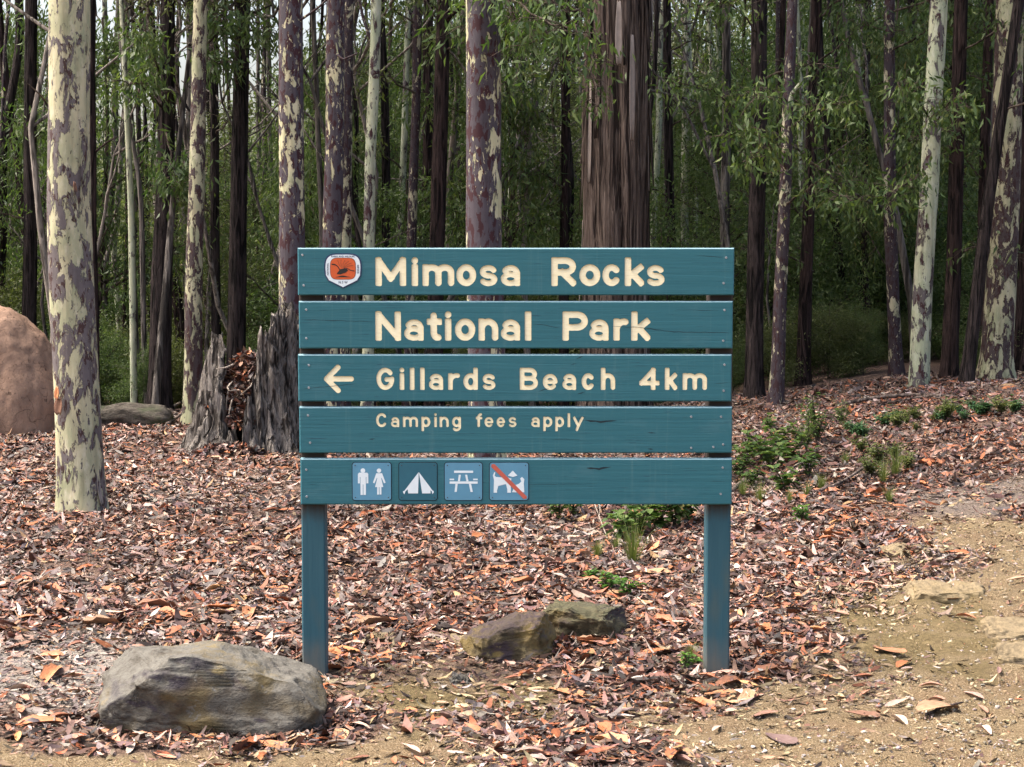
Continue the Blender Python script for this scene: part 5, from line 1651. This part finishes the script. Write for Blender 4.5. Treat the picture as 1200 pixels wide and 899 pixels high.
# large single leaves and bark pieces that stand out from the litter
random.seed(77)
def big_leaf(kind, k):
    rr = random.Random(900 + k + 50 * (kind == 'bark'))
    nu, nv_ = 4, 8; V = []; Fc = []
    cv = rr.uniform(-.9, 1.4); roll = rr.uniform(.2, 1.6); tw = rr.uniform(-.6, .6)
    for j in range(nv_):
        f = j / (nv_ - 1)
        if kind == 'leaf': w_ = math.sin(math.pi * min(1, f * .92 + .04)) ** .8
        else: w_ = (.55 + .45 * math.sin(math.pi * f)) * (1 if 0 < j < nv_ - 1 else .45) + rr.uniform(-.12, .12)
        for i in range(nu):
            u = i / (nu - 1) - .5
            y = u * w_; x = f - .5 + (rr.uniform(-.03, .03) if kind == 'bark' else 0) + .10 * (kind == 'leaf') * math.sin(f * 3) * u
            yy = y + .35 * (f - .5) ** 2
            z = cv * .30 * (f - .5) ** 2 + roll * abs(y) ** 1.6 * .6 + tw * (f - .5) * y
            V.append((x, yy * (.26 if kind == 'leaf' else .34), z * .6))
    zmin = min(q[2] for q in V); V = [(a, b_, c_ - zmin) for a, b_, c_ in V]
    for j in range(nv_ - 1):
        for i in range(nu - 1):
            Fc.append([j * nu + i, j * nu + i + 1, (j + 1) * nu + i + 1, (j + 1) * nu + i])
    return V, Fc
def single_mat(name, stops):
    m, t, b = new_mat(name, .6, .35)
    oi = t.nodes.new('ShaderNodeObjectInfo')
    c = ramp(t, oi.outputs['Random'], stops)
    n = tnoise(t, coords(t, (2, 14, 14)), 3, 4, .6)
    t.links.new(mixc(t, mask(t, n, .4, .75), c, mixc(t, 1.0, c, (.55, .48, .42), 'MULTIPLY')), b.inputs['Base Color'])
    bump(t, b, n, .3, .004)
    return m
M['one_bark'] = single_mat('single bark piece', [(0, (.40, .155, .065)), (.3, (.34, .11, .045)), (.55, (.46, .21, .10)), (.75, (.16, .075, .055)), (.9, (.42, .26, .15)), (1, (.13, .085, .08))])
M['one_leaf'] = single_mat('single fallen leaf', [(0, (.50, .27, .19)), (.25, (.36, .13, .06)), (.5, (.52, .38, .31)), (.7, (.24, .14, .12)), (.85, (.55, .30, .12)), (1, (.38, .34, .31))])
LEAFM = [mesh_py('fallen_leaf', *big_leaf('leaf', k), M['one_leaf']) for k in range(8)]
BARKM = [mesh_py('bark_piece', *big_leaf('bark', k), M['one_bark']) for k in range(8)]
def drop(kind, px, py, L, rz=None, label=None, group=None, mesh=None, lift=.009):
    p = hit(px, py)
    me = mesh or random.choice(LEAFM if kind == 'leaf' else BARKM)
    o = link('fallen_leaf' if kind == 'leaf' else 'bark_piece', me, None, (p[0], p[1], p[2] + lift))
    o.scale = (L, L, L)
    o.rotation_euler = (random.uniform(-.18, .18), random.uniform(-.15, .15), random.uniform(0, 6.28) if rz is None else rz)
    tag(o, label, 'leaf' if kind == 'leaf' else 'bark', group)
for (px, py, L, rz, lb) in [
    (755, 676, .28, .05, 'long orange strip of bark lying in the litter behind the sign'),
    (42, 600, .26, .5, 'wide orange bark sheet in the litter left of the nearest trunk'),
    (40, 728, .15, .1, 'orange curled bark beside the left edge of the litter'),
    (55, 775, .14, .2, 'pale orange leaf on the grey mulch left of the boulder'),
    (185, 714, .20, .05, 'dark red bark strip lying above the boulder'),
    (268, 590, .17, .7, 'rust coloured bark piece beneath the stump side of the sign'),
    (330, 600, .17, -.4, 'orange bark curl lying left of the left post'),
    (650, 692, .12, .3, 'pale orange bark bit above the mossy rock'),
    (700, 756, .17, .0, 'flat orange bark strip in front of the mossy rock'),
    (905, 792, .16, .25, 'bright orange bark curl right of the right post'),
    (1010, 842, .14, .1, 'small orange bark on the litter edge of the bare earth'),
    (1100, 835, .20, .5, 'brown curled bark strip on the bare earth'),
    (1120, 703, .10, -.1, 'orange bark scrap lying on the long pale stone'),
    (610, 545 + 60, .15, .4, 'orange bark flake just below the pictograms'),
    (205, 862, .22, .12, 'orange bark strip against the foot of the boulder'),
    (90, 720, .14, .3, 'rusty leaf of bark on the litter above the boulder'),
    (1060, 742 + 40, .12, .9, 'pale slanted bark sliver on the bare earth'),
    (980, 690, .15, .1, 'orange bark strip at the edge of the bank')]:
    drop('bark', px, py, L, rz, lb)
cnt = 0
while cnt < 220:
    px = random.uniform(0, 1200); py = random.uniform(500, 895)
    ba, ro, mu, mo = [float(q) for q in layout(np.array(px), np.array(py))]
    if random.random() < max(ba, ro) * .85: continue
    if 340 < px < 870 and py < 592: continue
    if 105 < px < 380 and 740 < py < 860: continue
    drop('bark', px, py, random.uniform(.07, .19), None, 'curled orange brown piece of bark among the fallen leaves', 'curled bark pieces in the litter')
    cnt += 1
cnt = 0
while cnt < 295:
    px = random.uniform(0, 1200); py = 560 + 335 * random.random() ** .8
    ba, ro, mu, mo = [float(q) for q in layout(np.array(px), np.array(py))]
    if random.random() < max(ba, ro) * .75: continue
    if 340 < px < 870 and py < 592: continue
    if 105 < px < 380 and 740 < py < 860: continue
    drop('leaf', px, py, random.uniform(.07, .125), None, 'large dry gum leaf lying on top of the litter', 'large dry leaves on the litter')
    cnt += 1
# pebbles on the bare earth
def gravel():
    V0, F0 = ICO[3]; V0 = V0[:42]; F0 = ico(1)[1]
    N = 16000
    px = rng.uniform(0, 1230, N); py = rng.uniform(590, 899, N)
    vs, fs, cs = [], [], []; o_ = 0; k = 0
    ba, ro, mu, mo = layout(px, py)
    for q in range(N):
        if rng.uniform() > max(ba[q], ro[q]) ** 2: continue
        d = ray(px[q], py[q]); tt = -CAM_Z / d[2] * .97
        x, y = d[0] * tt, d[1] * tt
        r = .002 + .008 * rng.uniform() ** 5
        vs.append(V0 * np.array([r, r, r * .6]) * rng.uniform(.6, 1.3, (1, 3)) * (1 + .25 * rng.normal(size=(len(V0), 1))) + np.array([x, y, float(ground_z(x, y)) + r * .25]))
        fs.append(F0 + o_); o_ += len(V0)
        g_ = rng.uniform(.15, .48); cs.append(np.repeat([[g_, g_ * rng.uniform(.78, .95), g_ * rng.uniform(.5, .85)]], len(V0), 0))
    me = mesh_np('gravel', np.concatenate(vs), [np.concatenate(fs)], M['litter'], True, np.concatenate(cs))
    tag(link('gravel', me), 'fine pale gravel scattered over the bare sandy earth', 'gravel', kind='stuff')
gravel()
# twigs caught across the opening of the stump
for k in range(9):
    rr = random.Random(1500 + k)
    a = np.array([stx + rr.uniform(-.14, .12), sty - rr.uniform(.16, .26), stz + rr.uniform(.35, .75)])
    d = np.array([rr.uniform(-.16, .16), rr.uniform(-.22, -.08), rr.uniform(-.35, .05)])
    P = np.array([np.zeros(3), d * .5 + np.array([rr.uniform(-.04, .04), -.02, rr.uniform(-.04, .04)]), d])
    V, q = tube_path(P, [.008, .007, .004], 6, lump=0)
    o = link('dead_stick', mesh_np('dead_stick', V, [q], M['stick_pale'], True), None, a)
    tag(o, 'thin pale twig caught among the debris in the broken stump', 'stick', 'twigs caught in the stump')
